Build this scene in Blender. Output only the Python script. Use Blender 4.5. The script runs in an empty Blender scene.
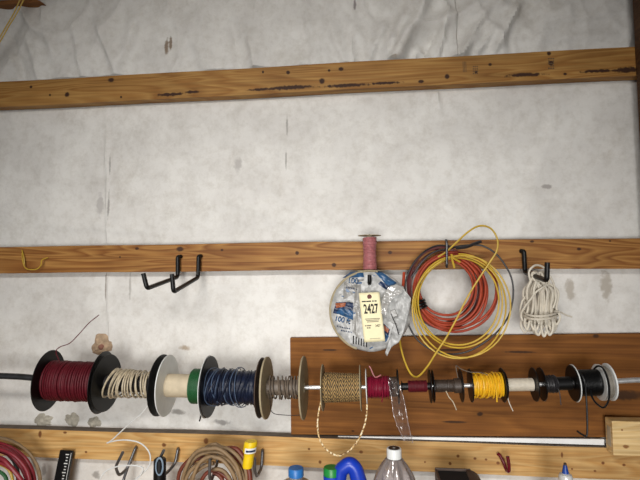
import bpy, math, random
from mathutils import Vector, Matrix, noise
random.seed(7)
C = bpy.context.scene.collection
PI = math.pi
ZM = 1.55                      # height of the middle girt above the floor
YAW, PITCH, ROLL, CD, CZ, F = 0.1103, 0.0648, -0.0074, 1.494, -0.0464, 480.0
cy, sy, cp, sp = math.cos(YAW), math.sin(YAW), math.cos(PITCH), math.sin(PITCH)
FW = Vector((-sy*cp, cy*cp, sp)); R0 = Vector((cy, sy, 0)); U0 = R0.cross(FW)
RT = R0*math.cos(ROLL) + U0*math.sin(ROLL); UP = -R0*math.sin(ROLL) + U0*math.cos(ROLL)
CAM = Vector((0, -CD, ZM+CZ))
def at(px, py, Y):             # world point at depth Y seen at a pixel
    d = FW + RT*((px-320)/F) - UP*((py-240)/F)
    return CAM + d*((Y+CD)/d.y)
def ppm(p): return (Vector(p)-CAM).dot(FW)/F     # metres per pixel at a point

# ------------------------------------------------------------------ materials
def s2l(c): return tuple(((v/255)/12.92 if v <= 10 else (((v/255)+.055)/1.055)**2.4) for v in c)
def nm(name):
    m = bpy.data.materials.new(name); m.use_nodes = True
    nt = m.node_tree; b = nt.nodes['Principled BSDF']
    return m, nt, b
def N(nt, t, **k):
    n = nt.nodes.new(t)
    for a, v in k.items():
        if a in n.inputs.keys(): n.inputs[a].default_value = v
        else: setattr(n, a, v)
    return n
def L(nt, a, b): nt.links.new(a, b)
def plain(name, col, rough=.5, metal=0, var=.15, scale=60, bump=.0, spec=.5):
    m, nt, b = nm(name); c = s2l(col)
    tc = N(nt, 'ShaderNodeTexCoord'); nz = N(nt, 'ShaderNodeTexNoise'); nz.inputs['Scale'].default_value = scale
    nz.inputs['Detail'].default_value = 4
    L(nt, tc.outputs['Object'], nz.inputs['Vector'])
    r = N(nt, 'ShaderNodeValToRGB'); r.color_ramp.elements[0].position = .3; r.color_ramp.elements[1].position = .7
    r.color_ramp.elements[0].color = tuple(v*(1-var) for v in c)+(1,); r.color_ramp.elements[1].color = tuple(min(1, v*(1+var)) for v in c)+(1,)
    L(nt, nz.outputs['Fac'], r.inputs['Fac']); L(nt, r.outputs['Color'], b.inputs['Base Color'])
    b.inputs['Roughness'].default_value = rough; b.inputs['Metallic'].default_value = metal
    b.inputs['Specular IOR Level'].default_value = spec
    if bump:
        bp = N(nt, 'ShaderNodeBump'); bp.inputs['Strength'].default_value = bump; bp.inputs['Distance'].default_value = .002
        L(nt, nz.outputs['Fac'], bp.inputs['Height']); L(nt, bp.outputs['Normal'], b.inputs['Normal'])
    return m
def wood(name, c1, c2, cd, knots=(), scale=1.0, rough=.65, seed=0., stains=()):
    # horizontal grain in world-aligned object coordinates, knots at given (x, z, rx, rz)
    m, nt, b = nm(name)
    tc = N(nt, 'ShaderNodeTexCoord')
    mp = N(nt, 'ShaderNodeMapping'); mp.inputs['Scale'].default_value = (1.2*scale, 6*scale, 14*scale); mp.inputs['Location'].default_value = (seed, seed*.7, seed*.3)
    L(nt, tc.outputs['Object'], mp.inputs['Vector'])
    nz = N(nt, 'ShaderNodeTexNoise'); nz.inputs['Scale'].default_value = .9; nz.inputs['Detail'].default_value = 2; nz.inputs['Distortion'].default_value = .6
    L(nt, mp.outputs['Vector'], nz.inputs['Vector'])
    # contour lines of smooth noise give cathedral grain
    mul = N(nt, 'ShaderNodeMath', operation='MULTIPLY'); mul.inputs[1].default_value = 13
    L(nt, nz.outputs['Fac'], mul.inputs[0])
    fr = N(nt, 'ShaderNodeMath', operation='FRACT'); L(nt, mul.outputs[0], fr.inputs[0])
    rp = N(nt, 'ShaderNodeValToRGB'); e = rp.color_ramp.elements
    e[0].position = 0; e[0].color = s2l(c1)+(1,); e[1].position = 1; e[1].color = s2l(c1)+(1,)
    x = e.new(.72); x.color = s2l(c2)+(1,)
    L(nt, fr.outputs[0], rp.inputs['Fac'])
    mp2 = N(nt, 'ShaderNodeMapping'); mp2.inputs['Scale'].default_value = (4, 60, 160)
    L(nt, tc.outputs['Object'], mp2.inputs['Vector'])
    n2 = N(nt, 'ShaderNodeTexNoise'); n2.inputs['Scale'].default_value = 1.0; n2.inputs['Detail'].default_value = 6
    L(nt, mp2.outputs['Vector'], n2.inputs['Vector'])
    r2 = N(nt, 'ShaderNodeValToRGB'); r2.color_ramp.elements[0].position = .3; r2.color_ramp.elements[0].color = (.74, .72, .7, 1)
    r2.color_ramp.elements[1].position = .65; r2.color_ramp.elements[1].color = (1.06, 1.06, 1.06, 1)
    L(nt, n2.outputs['Fac'], r2.inputs['Fac'])
    mx = N(nt, 'ShaderNodeMix', data_type='RGBA', blend_type='MULTIPLY'); mx.inputs['Factor'].default_value = 1
    L(nt, rp.outputs['Color'], mx.inputs['A']); L(nt, r2.outputs['Color'], mx.inputs['B'])
    col = mx.outputs['Result']
    # broad patchiness
    n3 = N(nt, 'ShaderNodeTexNoise'); n3.inputs['Scale'].default_value = 5; n3.inputs['Detail'].default_value = 5
    L(nt, tc.outputs['Object'], n3.inputs['Vector'])
    r3 = N(nt, 'ShaderNodeValToRGB'); r3.color_ramp.elements[0].position = .35; r3.color_ramp.elements[0].color = (.82, .79, .76, 1)
    r3.color_ramp.elements[1].position = .62; r3.color_ramp.elements[1].color = (1.04, 1.04, 1.04, 1)
    L(nt, n3.outputs['Fac'], r3.inputs['Fac'])
    m3 = N(nt, 'ShaderNodeMix', data_type='RGBA', blend_type='MULTIPLY'); m3.inputs['Factor'].default_value = 1
    L(nt, col, m3.inputs['A']); L(nt, r3.outputs['Color'], m3.inputs['B']); col = m3.outputs['Result']
    wob = N(nt, 'ShaderNodeTexNoise'); wob.inputs['Scale'].default_value = 90; L(nt, tc.outputs['Object'], wob.inputs['Vector'])
    for (kx, kz, rx, rz) in list(knots)+list(stains):
        ad = N(nt, 'ShaderNodeVectorMath', operation='SUBTRACT'); ad.inputs[1].default_value = (kx, 0, kz)
        L(nt, tc.outputs['Object'], ad.inputs[0])
        sc = N(nt, 'ShaderNodeVectorMath', operation='MULTIPLY'); sc.inputs[1].default_value = (1/rx, 0, 1/rz)
        L(nt, ad.outputs[0], sc.inputs[0])
        ln = N(nt, 'ShaderNodeVectorMath', operation='LENGTH'); L(nt, sc.outputs[0], ln.inputs[0])
        a2 = N(nt, 'ShaderNodeMath', operation='MULTIPLY_ADD'); a2.inputs[1].default_value = 1.6 if (kx, kz, rx, rz) in stains else .6; a2.inputs[2].default_value = -.8 if (kx, kz, rx, rz) in stains else -.3
        L(nt, wob.outputs['Fac'], a2.inputs[0])
        sm = N(nt, 'ShaderNodeMath', operation='ADD'); L(nt, ln.outputs['Value'], sm.inputs[0]); L(nt, a2.outputs[0], sm.inputs[1])
        mr = N(nt, 'ShaderNodeMapRange', interpolation_type='SMOOTHSTEP'); mr.inputs['From Min'].default_value = 1.25; mr.inputs['From Max'].default_value = .6
        L(nt, sm.outputs[0], mr.inputs['Value'])
        k = N(nt, 'ShaderNodeMix', data_type='RGBA'); k.inputs['B'].default_value = s2l(cd)+(1,)
        L(nt, mr.outputs['Result'], k.inputs['Factor']); L(nt, col, k.inputs['A']); col = k.outputs['Result']
    L(nt, col, b.inputs['Base Color']); b.inputs['Roughness'].default_value = rough
    b.inputs['Specular IOR Level'].default_value = .3
    bp = N(nt, 'ShaderNodeBump'); bp.inputs['Strength'].default_value = .25; bp.inputs['Distance'].default_value = .001
    L(nt, n2.outputs['Fac'], bp.inputs['Height']); L(nt, bp.outputs['Normal'], b.inputs['Normal'])
    return m
def sheet_mat(name, stains=()):
    m, nt, b = nm(name); tc = N(nt, 'ShaderNodeTexCoord')
    n1 = N(nt, 'ShaderNodeTexNoise'); n1.inputs['Scale'].default_value = 7; n1.inputs['Detail'].default_value = 8; n1.inputs['Roughness'].default_value = .65
    L(nt, tc.outputs['Object'], n1.inputs['Vector'])
    r1 = N(nt, 'ShaderNodeValToRGB'); e = r1.color_ramp.elements
    e[0].position = .3; e[0].color = s2l((210, 207, 202))+(1,); e[1].position = .62; e[1].color = s2l((228, 226, 221))+(1,)
    L(nt, n1.outputs['Fac'], r1.inputs['Fac']); col = r1.outputs['Color']
    n2 = N(nt, 'ShaderNodeTexNoise'); n2.inputs['Scale'].default_value = 38; n2.inputs['Detail'].default_value = 9; n2.inputs['Roughness'].default_value = .7
    L(nt, tc.outputs['Object'], n2.inputs['Vector'])
    r2 = N(nt, 'ShaderNodeValToRGB'); e = r2.color_ramp.elements
    e[0].position = .30; e[0].color = (.84, .825, .80, 1); e[1].position = .55; e[1].color = (1, 1, 1, 1)
    L(nt, n2.outputs['Fac'], r2.inputs['Fac'])
    mx = N(nt, 'ShaderNodeMix', data_type='RGBA', blend_type='MULTIPLY'); mx.inputs['Factor'].default_value = .9
    L(nt, col, mx.inputs['A']); L(nt, r2.outputs['Color'], mx.inputs['B']); col = mx.outputs['Result']
    # smudges
    n3 = N(nt, 'ShaderNodeTexNoise'); n3.inputs['Scale'].default_value = 3.1; n3.inputs['Detail'].default_value = 10; n3.inputs['Roughness'].default_value = .75
    L(nt, tc.outputs['Object'], n3.inputs['Vector'])
    r3 = N(nt, 'ShaderNodeValToRGB'); e = r3.color_ramp.elements
    e[0].position = .30; e[0].color = (.84, .82, .79, 1); e[1].position = .44; e[1].color = (1, 1, 1, 1)
    L(nt, n3.outputs['Fac'], r3.inputs['Fac'])
    m4 = N(nt, 'ShaderNodeMix', data_type='RGBA', blend_type='MULTIPLY'); m4.inputs['Factor'].default_value = 1
    L(nt, col, m4.inputs['A']); L(nt, r3.outputs['Color'], m4.inputs['B']); col = m4.outputs['Result']
    wob = N(nt, 'ShaderNodeTexNoise'); wob.inputs['Scale'].default_value = 70; wob.inputs['Detail'].default_value = 5; L(nt, tc.outputs['Object'], wob.inputs['Vector'])
    for (kx, kz, rx, rz, c, w) in stains:
        ad = N(nt, 'ShaderNodeVectorMath', operation='SUBTRACT'); ad.inputs[1].default_value = (kx, 0, kz)
        L(nt, tc.outputs['Object'], ad.inputs[0])
        sc = N(nt, 'ShaderNodeVectorMath', operation='MULTIPLY'); sc.inputs[1].default_value = (1/rx, 0, 1/rz)
        L(nt, ad.outputs[0], sc.inputs[0])
        ln = N(nt, 'ShaderNodeVectorMath', operation='LENGTH'); L(nt, sc.outputs[0], ln.inputs[0])
        a2 = N(nt, 'ShaderNodeMath', operation='MULTIPLY_ADD'); a2.inputs[1].default_value = w; a2.inputs[2].default_value = -w/2
        L(nt, wob.outputs['Fac'], a2.inputs[0])
        sm = N(nt, 'ShaderNodeMath', operation='ADD'); L(nt, ln.outputs['Value'], sm.inputs[0]); L(nt, a2.outputs[0], sm.inputs[1])
        mr = N(nt, 'ShaderNodeMapRange', interpolation_type='SMOOTHSTEP'); mr.inputs['From Min'].default_value = 1.2; mr.inputs['From Max'].default_value = .5; mr.inputs['To Max'].default_value = .85
        L(nt, sm.outputs[0], mr.inputs['Value'])
        k = N(nt, 'ShaderNodeMix', data_type='RGBA'); k.inputs['B'].default_value = s2l(c)+(1,)
        L(nt, mr.outputs['Result'], k.inputs['Factor']); L(nt, col, k.inputs['A']); col = k.outputs['Result']
    L(nt, col, b.inputs['Base Color']); b.inputs['Roughness'].default_value = .55; b.inputs['Specular IOR Level'].default_value = .25
    bp = N(nt, 'ShaderNodeBump'); bp.inputs['Strength'].default_value = .5; bp.inputs['Distance'].default_value = .004
    L(nt, n1.outputs['Fac'], bp.inputs['Height']); L(nt, bp.outputs['Normal'], b.inputs['Normal'])
    return m
def clear(name, tint, gloss=.25, haze=.25, rough=.12):
    m = bpy.data.materials.new(name); m.use_nodes = True; nt = m.node_tree; nt.nodes.clear()
    o = N(nt, 'ShaderNodeOutputMaterial'); tr = N(nt, 'ShaderNodeBsdfTransparent'); tr.inputs['Color'].default_value = (.93, .93, .94, 1)
    gl = N(nt, 'ShaderNodeBsdfGlossy'); gl.inputs['Roughness'].default_value = rough
    df = N(nt, 'ShaderNodeBsdfDiffuse'); df.inputs['Color'].default_value = s2l(tint)+(1,)
    fr = N(nt, 'ShaderNodeFresnel'); fr.inputs['IOR'].default_value = 1.45
    tc = N(nt, 'ShaderNodeTexCoord'); nz = N(nt, 'ShaderNodeTexNoise'); nz.inputs['Scale'].default_value = 120; L(nt, tc.outputs['Object'], nz.inputs['Vector'])
    bp = N(nt, 'ShaderNodeBump'); bp.inputs['Strength'].default_value = .3; bp.inputs['Distance'].default_value = .002
    L(nt, nz.outputs['Fac'], bp.inputs['Height']); L(nt, bp.outputs['Normal'], gl.inputs['Normal']); L(nt, bp.outputs['Normal'], fr.inputs['Normal'])
    a = N(nt, 'ShaderNodeMixShader'); a.inputs['Fac'].default_value = haze; L(nt, tr.outputs[0], a.inputs[1]); L(nt, df.outputs[0], a.inputs[2])
    mu = N(nt, 'ShaderNodeMath', operation='MULTIPLY_ADD'); mu.inputs[1].default_value = 1.0; mu.inputs[2].default_value = gloss*.3; L(nt, fr.outputs[0], mu.inputs[0])
    c = N(nt, 'ShaderNodeMixShader'); L(nt, mu.outputs[0], c.inputs['Fac']); L(nt, a.outputs[0], c.inputs[1]); L(nt, gl.outputs[0], c.inputs[2])
    L(nt, c.outputs[0], o.inputs['Surface']); return m

# ------------------------------------------------------------------ mesh helpers
class MB:
    def __init__(s): s.v = []; s.f = []
    def box(s, x0, x1, y0, y1, z0, z1):
        b = len(s.v); s.v += [(x, y, z) for x in (x0, x1) for y in (y0, y1) for z in (z0, z1)]
        s.f += [tuple(b+i for i in q) for q in ((0, 1, 3, 2), (4, 6, 7, 5), (0, 4, 5, 1), (2, 3, 7, 6), (0, 2, 6, 4), (1, 5, 7, 3))]; return s
    def hexa(s, p):            # 8 points: bottom quad then top quad
        b = len(s.v); s.v += [tuple(q) for q in p]
        s.f += [tuple(b+i for i in q) for q in ((0, 3, 2, 1), (4, 5, 6, 7), (0, 1, 5, 4), (1, 2, 6, 5), (2, 3, 7, 6), (3, 0, 4, 7))]; return s
    def lathe(s, prof, axis='X', o=(0, 0, 0), n=48, closed=False):   # prof: (along axis, radius)
        b = len(s.v); m = len(prof)
        for k in range(n):
            a = 2*PI*k/n; c, d = math.cos(a), math.sin(a)
            for (t, r) in prof:
                p = {'X': (t, r*c, r*d), 'Y': (r*c, t, r*d), 'Z': (r*c, r*d, t)}[axis]
                s.v.append((p[0]+o[0], p[1]+o[1], p[2]+o[2]))
        for k in range(n):
            k2 = (k+1) % n
            for i in range(m if closed else m-1):
                j = (i+1) % m
                s.f.append((b+k*m+i, b+k*m+j, b+k2*m+j, b+k2*m+i))
        if not closed:
            if prof[0][1] > 1e-6: s.f.append(tuple(b+k*m for k in range(n)))
            if prof[-1][1] > 1e-6: s.f.append(tuple(b+k*m+m-1 for k in reversed(range(n))))
        return s
    def tube(s, pts, r, n=6, closed=False, rz=1.0):
        pts = [Vector(p) for p in pts]; M = len(pts)
        if M < 2: return s
        b = len(s.v); up = None
        for i, p in enumerate(pts):
            a = pts[i-1] if (i or closed) else p; c = pts[(i+1) % M] if (i < M-1 or closed) else p
            t = (c-a)
            t = t.normalized() if t.length > 1e-9 else Vector((1, 0, 0))
            if up is None:
                up = t.orthogonal().normalized()
            else:
                up = (up - t*up.dot(t)); up = up.normalized() if up.length > 1e-6 else t.orthogonal().normalized()
            w = t.cross(up); rr = r(i/(M-1)) if callable(r) else r
            for k in range(n):
                q = 2*PI*k/n; s.v.append(tuple(p+up*(rr*math.cos(q))+w*(rr*rz*math.sin(q))))
        for i in range(M if closed else M-1):
            j = (i+1) % M
            for k in range(n):
                k2 = (k+1) % n; s.f.append((b+i*n+k, b+i*n+k2, b+j*n+k2, b+j*n+k))
        if not closed:
            s.f.append(tuple(b+k for k in reversed(range(n)))); s.f.append(tuple(b+(M-1)*n+k for k in range(n)))
        return s
    def grid(s, fn, nu, nv):
        b = len(s.v)
        for i in range(nu+1):
            for j in range(nv+1): s.v.append(tuple(fn(i/nu, j/nv)))
        for i in range(nu):
            for j in range(nv):
                a = b+i*(nv+1)+j; s.f.append((a, a+nv+1, a+nv+2, a+1))
        return s
    def build(s, name, mat, parent=None, smooth=True, bevel=0, solid=0, sub=0, off=0):
        me = bpy.data.meshes.new(name); me.from_pydata(s.v, [], s.f); me.update()
        import bmesh
        bm = bmesh.new(); bm.from_mesh(me); bmesh.ops.recalc_face_normals(bm, faces=bm.faces); bm.to_mesh(me); bm.free()
        me.materials.append(mat); o = bpy.data.objects.new(name, me); C.objects.link(o)
        if smooth:
            for p in me.polygons: p.use_smooth = True
            try: me.set_sharp_from_angle(angle=math.radians(42))
            except Exception: pass
        if parent: o.parent = parent
        if solid:
            md = o.modifiers.new('s', 'SOLIDIFY'); md.thickness = solid; md.offset = off
        if bevel:
            md = o.modifiers.new('b', 'BEVEL'); md.width = bevel; md.segments = 2; md.limit_method = 'ANGLE'
        if sub:
            md = o.modifiers.new('u', 'SUBSURF'); md.levels = sub; md.render_levels = sub
        return o
def cr(pts, k=8, closed=False):   # Catmull-Rom
    P = [Vector(p) for p in pts]; n = len(P); out = []
    g = (lambda i: P[i % n]) if closed else (lambda i: P[max(0, min(n-1, i))])
    for i in range(n if closed else n-1):
        a, b, c, d = g(i-1), g(i), g(i+1), g(i+2)
        for j in range(k):
            t = j/k
            out.append(.5*((2*b)+(c-a)*t+(2*a-5*b+4*c-d)*t*t+(3*b-a-3*c+d)*t**3))
    if not closed: out.append(P[-1])
    return out
def tag(o, label, cat, group=None):
    o['label'] = label; o['category'] = cat
    if group: o['group'] = group
    return o
def empty(name, loc, label, cat, group=None, rot=(0, 0, 0)):
    o = bpy.data.objects.new(name, None); C.objects.link(o); o.location = loc; o.rotation_euler = rot; o.empty_display_size = .02
    return tag(o, label, cat, group)
def struct(o): o['kind'] = 'structure'; return o
def pxs(lst): return [at(*p) for p in lst]

# ------------------------------------------------------------------ palette
M = {}
M['black'] = plain('black_plastic', (10, 10, 11), .4, spec=.3, var=.2)
M['blackfl'] = plain('black_flange', (10, 10, 11), .4, spec=.3, var=.25, scale=25)
M['white_pl'] = plain('white_plastic', (220, 222, 220), .4, var=.06, scale=30)
M['tan_fl'] = plain('tan_fibreboard', (158, 145, 116), .7, var=.12, scale=80, bump=.2)
M['brown_fl'] = plain('brown_fibreboard', (66, 50, 38), .7, var=.2)
M['cardboard'] = plain('beige_cardboard', (190, 176, 150), .7, var=.12, scale=40)
M['red_wire'] = plain('dark_red_wire', (88, 20, 30), .5, spec=.25, var=.25, scale=150)
M['pink_wire'] = plain('rose_wire', (164, 100, 102), .5, var=.2, scale=150)
M['mag_wire'] = plain('magenta_wire', (116, 16, 42), .4, spec=.3, var=.2, scale=150)
M['beige_wire'] = plain('beige_wire', (186, 172, 146), .45, var=.2, scale=120)
M['white_wire'] = plain('white_wire', (208, 200, 184), .45, var=.08, scale=100)
M['blue_wire'] = plain('navy_wire', (20, 27, 46), .4, spec=.3, var=.35, scale=90)
M['ltblue_wire'] = plain('light_blue_wire', (72, 88, 112), .45, var=.2, scale=90)
M['grey_wire'] = plain('grey_brown_wire', (98, 86, 74), .5, var=.25, scale=90)
M['green'] = plain('green_tape', (30, 84, 46), .45, var=.15)
M['yellow_wire'] = plain('yellow_wire', (226, 174, 30), .4, var=.12, scale=120)
M['yellow_cable'] = plain('yellow_cable', (192, 158, 48), .4, var=.12, scale=60)
M['dark_wire'] = plain('dark_grey_wire', (38, 36, 38), .4, spec=.35, var=.2, scale=90)
M['maroon_wire'] = plain('maroon_cable', (92, 34, 34), .5, var=.25, scale=60)
M['red_cable'] = plain('red_orange_cable', (158, 60, 34), .45, spec=.3, var=.15, scale=60)
M['jumper_red'] = plain('crimson_cable', (134, 34, 46), .4, var=.2, scale=40)
M['steel'] = plain('bright_steel', (214, 214, 214), .35, .7, var=.12, scale=80)
M['dsteel'] = plain('dark_steel', (92, 92, 94), .38, .9, var=.2, scale=60)
M['hooksteel'] = plain('grey_hook_steel', (112, 112, 114), .4, .8, var=.2, scale=60)
M['vinyl'] = plain('black_vinyl_coating', (14, 14, 14), .42, spec=.35, var=.2, scale=120, bump=.15)
M['redvinyl'] = plain('dark_red_vinyl', (96, 12, 26), .35, var=.2)
M['brown_cord'] = plain('tan_cord', (132, 108, 78), .6, var=.2, scale=60)
M['rust_cord'] = plain('rust_brown_cord', (104, 46, 28), .5, var=.2, scale=60)
M['yplug'] = plain('yellow_connector', (232, 196, 20), .45, var=.08)
M['bluepl'] = plain('blue_plastic', (16, 54, 168), .35, var=.12, scale=20)
M['capblue'] = plain('mid_blue_cap', (40, 108, 176), .4, var=.1)
M['capgreen'] = plain('green_cap', (26, 130, 54), .4, var=.1)
M['leather'] = plain('brown_leather', (74, 58, 48), .55, var=.25, scale=50, bump=.3)
M['foam_tan'] = plain('tan_spray_foam', (170, 146, 120), .9, var=.3, scale=70, bump=.6)
M['foam_grey'] = plain('grey_spray_foam', (166, 160, 146), .9, var=.3, scale=60, bump=.6)
M['cream'] = plain('cream_card', (236, 226, 184), .6, var=.03)
M['ink'] = plain('black_ink', (34, 32, 32), .7, var=.1)
M['greyink'] = plain('grey_print', (128, 120, 100), .7, var=.1)
M['maroonink'] = plain('maroon_print', (96, 50, 44), .7, var=.1)
M['wrap'] = plain('white_printed_wrap', (170, 170, 168), .35, var=.3, scale=55)
M['wrapgrey'] = plain('grey_wrap_print', (140, 138, 134), .3, var=.15, scale=60)
M['prblue'] = plain('blue_print', (44, 82, 120), .35, var=.35, scale=90)
M['prnavy'] = plain('navy_print', (26, 44, 76), .35, var=.4, scale=90)
M['prorange'] = plain('orange_print', (150, 84, 52), .4, var=.3, scale=90)
M['clear'] = clear('clear_film', (226, 205, 200), .1, .05, .2)
M['fold_glint'] = clear('film_edge_glint', (226, 208, 204), .2, .3, .2)
M['wrapclear'] = clear('cloudy_film', (215, 213, 208), .5, .55, .15)
M['jugclear'] = clear('clear_jug_plastic', (196, 182, 178), .3, .36, .15)
M['glue'] = clear('cloudy_bottle_plastic', (230, 230, 226), .4, .8, .2)
def stripe_mat(name, a, b_, c, freq):
    m, nt, b = nm(name); tc = N(nt, 'ShaderNodeTexCoord')
    w = N(nt, 'ShaderNodeTexNoise'); w.inputs['Scale'].default_value = freq; w.inputs['Detail'].default_value = 1
    L(nt, tc.outputs['Object'], w.inputs['Vector'])
    r = N(nt, 'ShaderNodeValToRGB'); r.color_ramp.interpolation = 'CONSTANT'; e = r.color_ramp.elements
    e[0].position = 0; e[0].color = s2l(a)+(1,); e[1].position = .44; e[1].color = s2l(b_)+(1,); x = e.new(.56); x.color = s2l(c)+(1,)
    L(nt, w.outputs['Fac'], r.inputs['Fac']); L(nt, r.outputs['Color'], b.inputs['Base Color']); b.inputs['Roughness'].default_value = .7
    return m
M['twine'] = stripe_mat('braided_twine', (58, 46, 34), (150, 120, 72), (178, 150, 100), 200)
def chevron(name, a, b_):
    m, nt, b = nm(name); tc = N(nt, 'ShaderNodeTexCoord'); sp_ = N(nt, 'ShaderNodeSeparateXYZ'); L(nt, tc.outputs['Object'], sp_.inputs[0])
    def mth(op, i, j=None, k=None):
        n_ = N(nt, 'ShaderNodeMath', operation=op)
        for q, v in enumerate((i, j, k)):
            if v is None: continue
            if isinstance(v, (int, float)): n_.inputs[q].default_value = v
            else: L(nt, v, n_.inputs[q])
        return n_.outputs[0]
    an = mth('MULTIPLY', mth('ARCTAN2', sp_.outputs['Z'], sp_.outputs['Y']), 20/6.2832)
    nz = N(nt, 'ShaderNodeTexNoise'); nz.inputs['Scale'].default_value = 60; L(nt, tc.outputs['Object'], nz.inputs['Vector'])
    ch = mth('MULTIPLY', mth('ABSOLUTE', mth('SUBTRACT', mth('FRACT', mth('MULTIPLY', sp_.outputs['X'], 62.)), .5)), 3.0)
    v = mth('FRACT', mth('ADD', mth('ADD', an, ch), mth('MULTIPLY', nz.outputs['Fac'], 1.2)))
    r = N(nt, 'ShaderNodeValToRGB'); e = r.color_ramp.elements; e[0].position = .5; e[0].color = s2l(a)+(1,); e[1].position = .62; e[1].color = s2l(b_)+(1,)
    L(nt, v, r.inputs['Fac']); L(nt, r.outputs['Color'], b.inputs['Base Color']); b.inputs['Roughness'].default_value = .75
    return m
M['twine'] = chevron('braided_twine_wound', (164, 134, 84), (56, 44, 32))
M['twine_end'] = stripe_mat('braided_twine_loop', (120, 84, 50), (206, 172, 116), (236, 222, 188), 160)

# ------------------------------------------------------------------ setting
YW = .038
def kn(lst, Y=0): 
    out = []
    for (px, py, rx, ry) in lst:
        p = at(px, py, Y); s = ppm(p); out.append((p.x, p.z, rx*s, ry*s))
    return out
stn = []
for (px, py, rx, ry, c, w) in [(167, 47, 2.2, 9, (120, 96, 70), 1.6), (171, 44, 1.8, 7, (120, 96, 70), 1.6), (109, 205, 1.0, 14, (150, 146, 142), 1.6), (110, 165, .9, 12, (156, 152, 148), 1.6),
        (106, 285, .9, 16, (150, 140, 130), 1.2), (287, 125, 1.0, 12, (160, 155, 150), 1.6), (286, 160, .9, 10, (165, 160, 155), 1.6),
        (185, 348, 6, 3, (170, 152, 130), 1.4), (178, 412, 9, 3, (140, 136, 130), 1.5), (222, 422, 9, 3, (146, 142, 138), 1.5), (355, 8, 1.6, 6, (130, 120, 120), 1.5),
        (606, 285, 6, 16, (172, 164, 152), 1.6), (570, 290, 5, 13, (176, 168, 156), 1.6), (546, 187, 5, 2.6, (160, 154, 150), 1.5), (100, 205, 4, 12, (184, 180, 176), 1.5),
        (96, 475, 4, 4, (150, 146, 140), 1.5), (44, 470, 3, 6, (160, 154, 148), 1.5), (130, 285, 1.4, 14, (178, 174, 168), 1.4), (238, 164, 4, 8, (182, 178, 174), 1.4)]:
    p = at(px, py, YW); s = ppm(p); stn.append((p.x, p.z, rx*s, ry*s, c, w))
M['sheet'] = sheet_mat('white_wall_sheeting', stn)
ZT, ZB, H = ZM+.5737, ZM-.6003, .0445
ridges = []
for (x0, y0, x1, y1, w, a) in [(398, 60, 428, 2, 6, .011), (388, 50, 404, 20, 4, .006), (420, 62, 436, 34, 4, -.005), (372, 58, 385, 30, 3.5, .004),
        (462, 56, 482, 22, 4, .009), (478, 54, 492, 36, 3.5, .006), (496, 50, 516, 12, 5, .010), (440, 52, 446, 20, 3, .006),
        (470, 20, 500, 8, 3.5, .004), (100, 30, 116, 66, 5, .006), (122, 68, 140, 22, 6, .005), (76, 34, 84, 76, 4, .003), (249, 40, 256, 72, 5, .005), (232, 30, 240, 70, 5, -.003),
        (30, 40, 40, 78, 6, .004), (10, 30, 22, 80, 5, -.004), (330, 30, 345, 64, 6, .004), (300, 20, 312, 62, 6, -.003), (190, 30, 205, 70, 7, .003),
        (20, 10, 40, 34, 5, .006), (45, 12, 52, 50, 5, .004), (560, 20, 610, 14, 6, .004), (540, 40, 600, 36, 5, .003),
        (440, 108, 436, 86, 2.5, .004), (60, 225, 140, 232, 7, .003), (240, 205, 330, 236, 9, .003), (420, 180, 470, 236, 9, .003), (560, 100, 520, 230, 12, .003), (120, 90, 260, 98, 6, .003), (106, 150, 109, 330, 1.2, .003)]:
    A, B = at(x0, y0, YW), at(x1, y1, YW); s = ppm(A)
    ridges.append((A.x, A.z, B.x, B.z, w*s, a))
XS = at(455, 25, YW).x
def sheet_y(x, z):
    y = .004
    for (ax, az, bx, bz, w, a) in ridges:
        dx, dz = bx-ax, bz-az; l2 = dx*dx+dz*dz; ln = math.sqrt(l2)
        t = ((x-ax)*dx+(z-az)*dz)/l2
        if t < -.4 or t > 1.4: continue
        d = ((x-ax)*dz-(z-az)*dx)/ln + .35*w*noise.noise(Vector((x*22, z*22, ax*9)))
        fade = max(0, min(1, (t+.4)*2.2))*max(0, min(1, (1.4-t)*2.2))
        q = d/(w*.6) if d > 0 else -d/(w*1.8)
        if q < 5: y += (4.2 if z > ZT else 2.2)*a*fade*math.exp(-q**1.4)
    hi = 1.0 if z > ZT else .35
    y += hi*.006*noise.noise(Vector((x*5.3, 3.1, z*3.1))) + hi*.003*noise.noise(Vector((x*14, 9.1, z*9)))
    if z > ZT:
        e_ = math.exp(-((x-.18)/.30)**2)+.35
        y += e_*.036*(max(0, 1-abs(noise.noise(Vector((x*7-z*2.5, .3, z*3.2))))*3.2))**2
        y += .5*e_*.024*(max(0, 1-abs(noise.noise(Vector((x*15+z*5, 5.3, z*6))))*3))**2
        if x > XS: y = y*.8-.012
    if z > ZT: y += .004*abs(noise.noise(Vector((x*9+z*4, 1.7, z*2))))
    for zc in (ZT, ZM, ZB):
        d = abs(z-zc)-H
        if d < .012: y *= max(0, d/.012)
    return YW+.004 - (.07*math.tanh(y/.07) if y > 0 else max(-.02, y))
X0, X1, Z0, Z1 = -2.2, 1.5, .45, ZM+.92
w = MB().grid(lambda u, v: ((X0+(X1-X0)*u), sheet_y(X0+(X1-X0)*u, Z0+(Z1-Z0)*v), Z0+(Z1-Z0)*v), 560, 300)
struct(w.build('wall_back', M['sheet']))
struct(MB().box(X0, X1, .06, .08, 0, Z1+.1).build('wall_outer', plain('sheathing', (150, 140, 125), .8), smooth=False))
M['concrete'] = plain('concrete', (128, 124, 118), .8, var=.15, scale=8, bump=.2)
struct(MB().box(-2.6, 2.6, -3.6, .08, -.1, 0).build('floor', M['concrete'], smooth=False))
struct(MB().box(-2.6, 2.6, -3.6, .08, Z1, Z1+.05).build('ceiling', plain('ceiling_panel', (196, 190, 182), .8, scale=6), smooth=False))

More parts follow.
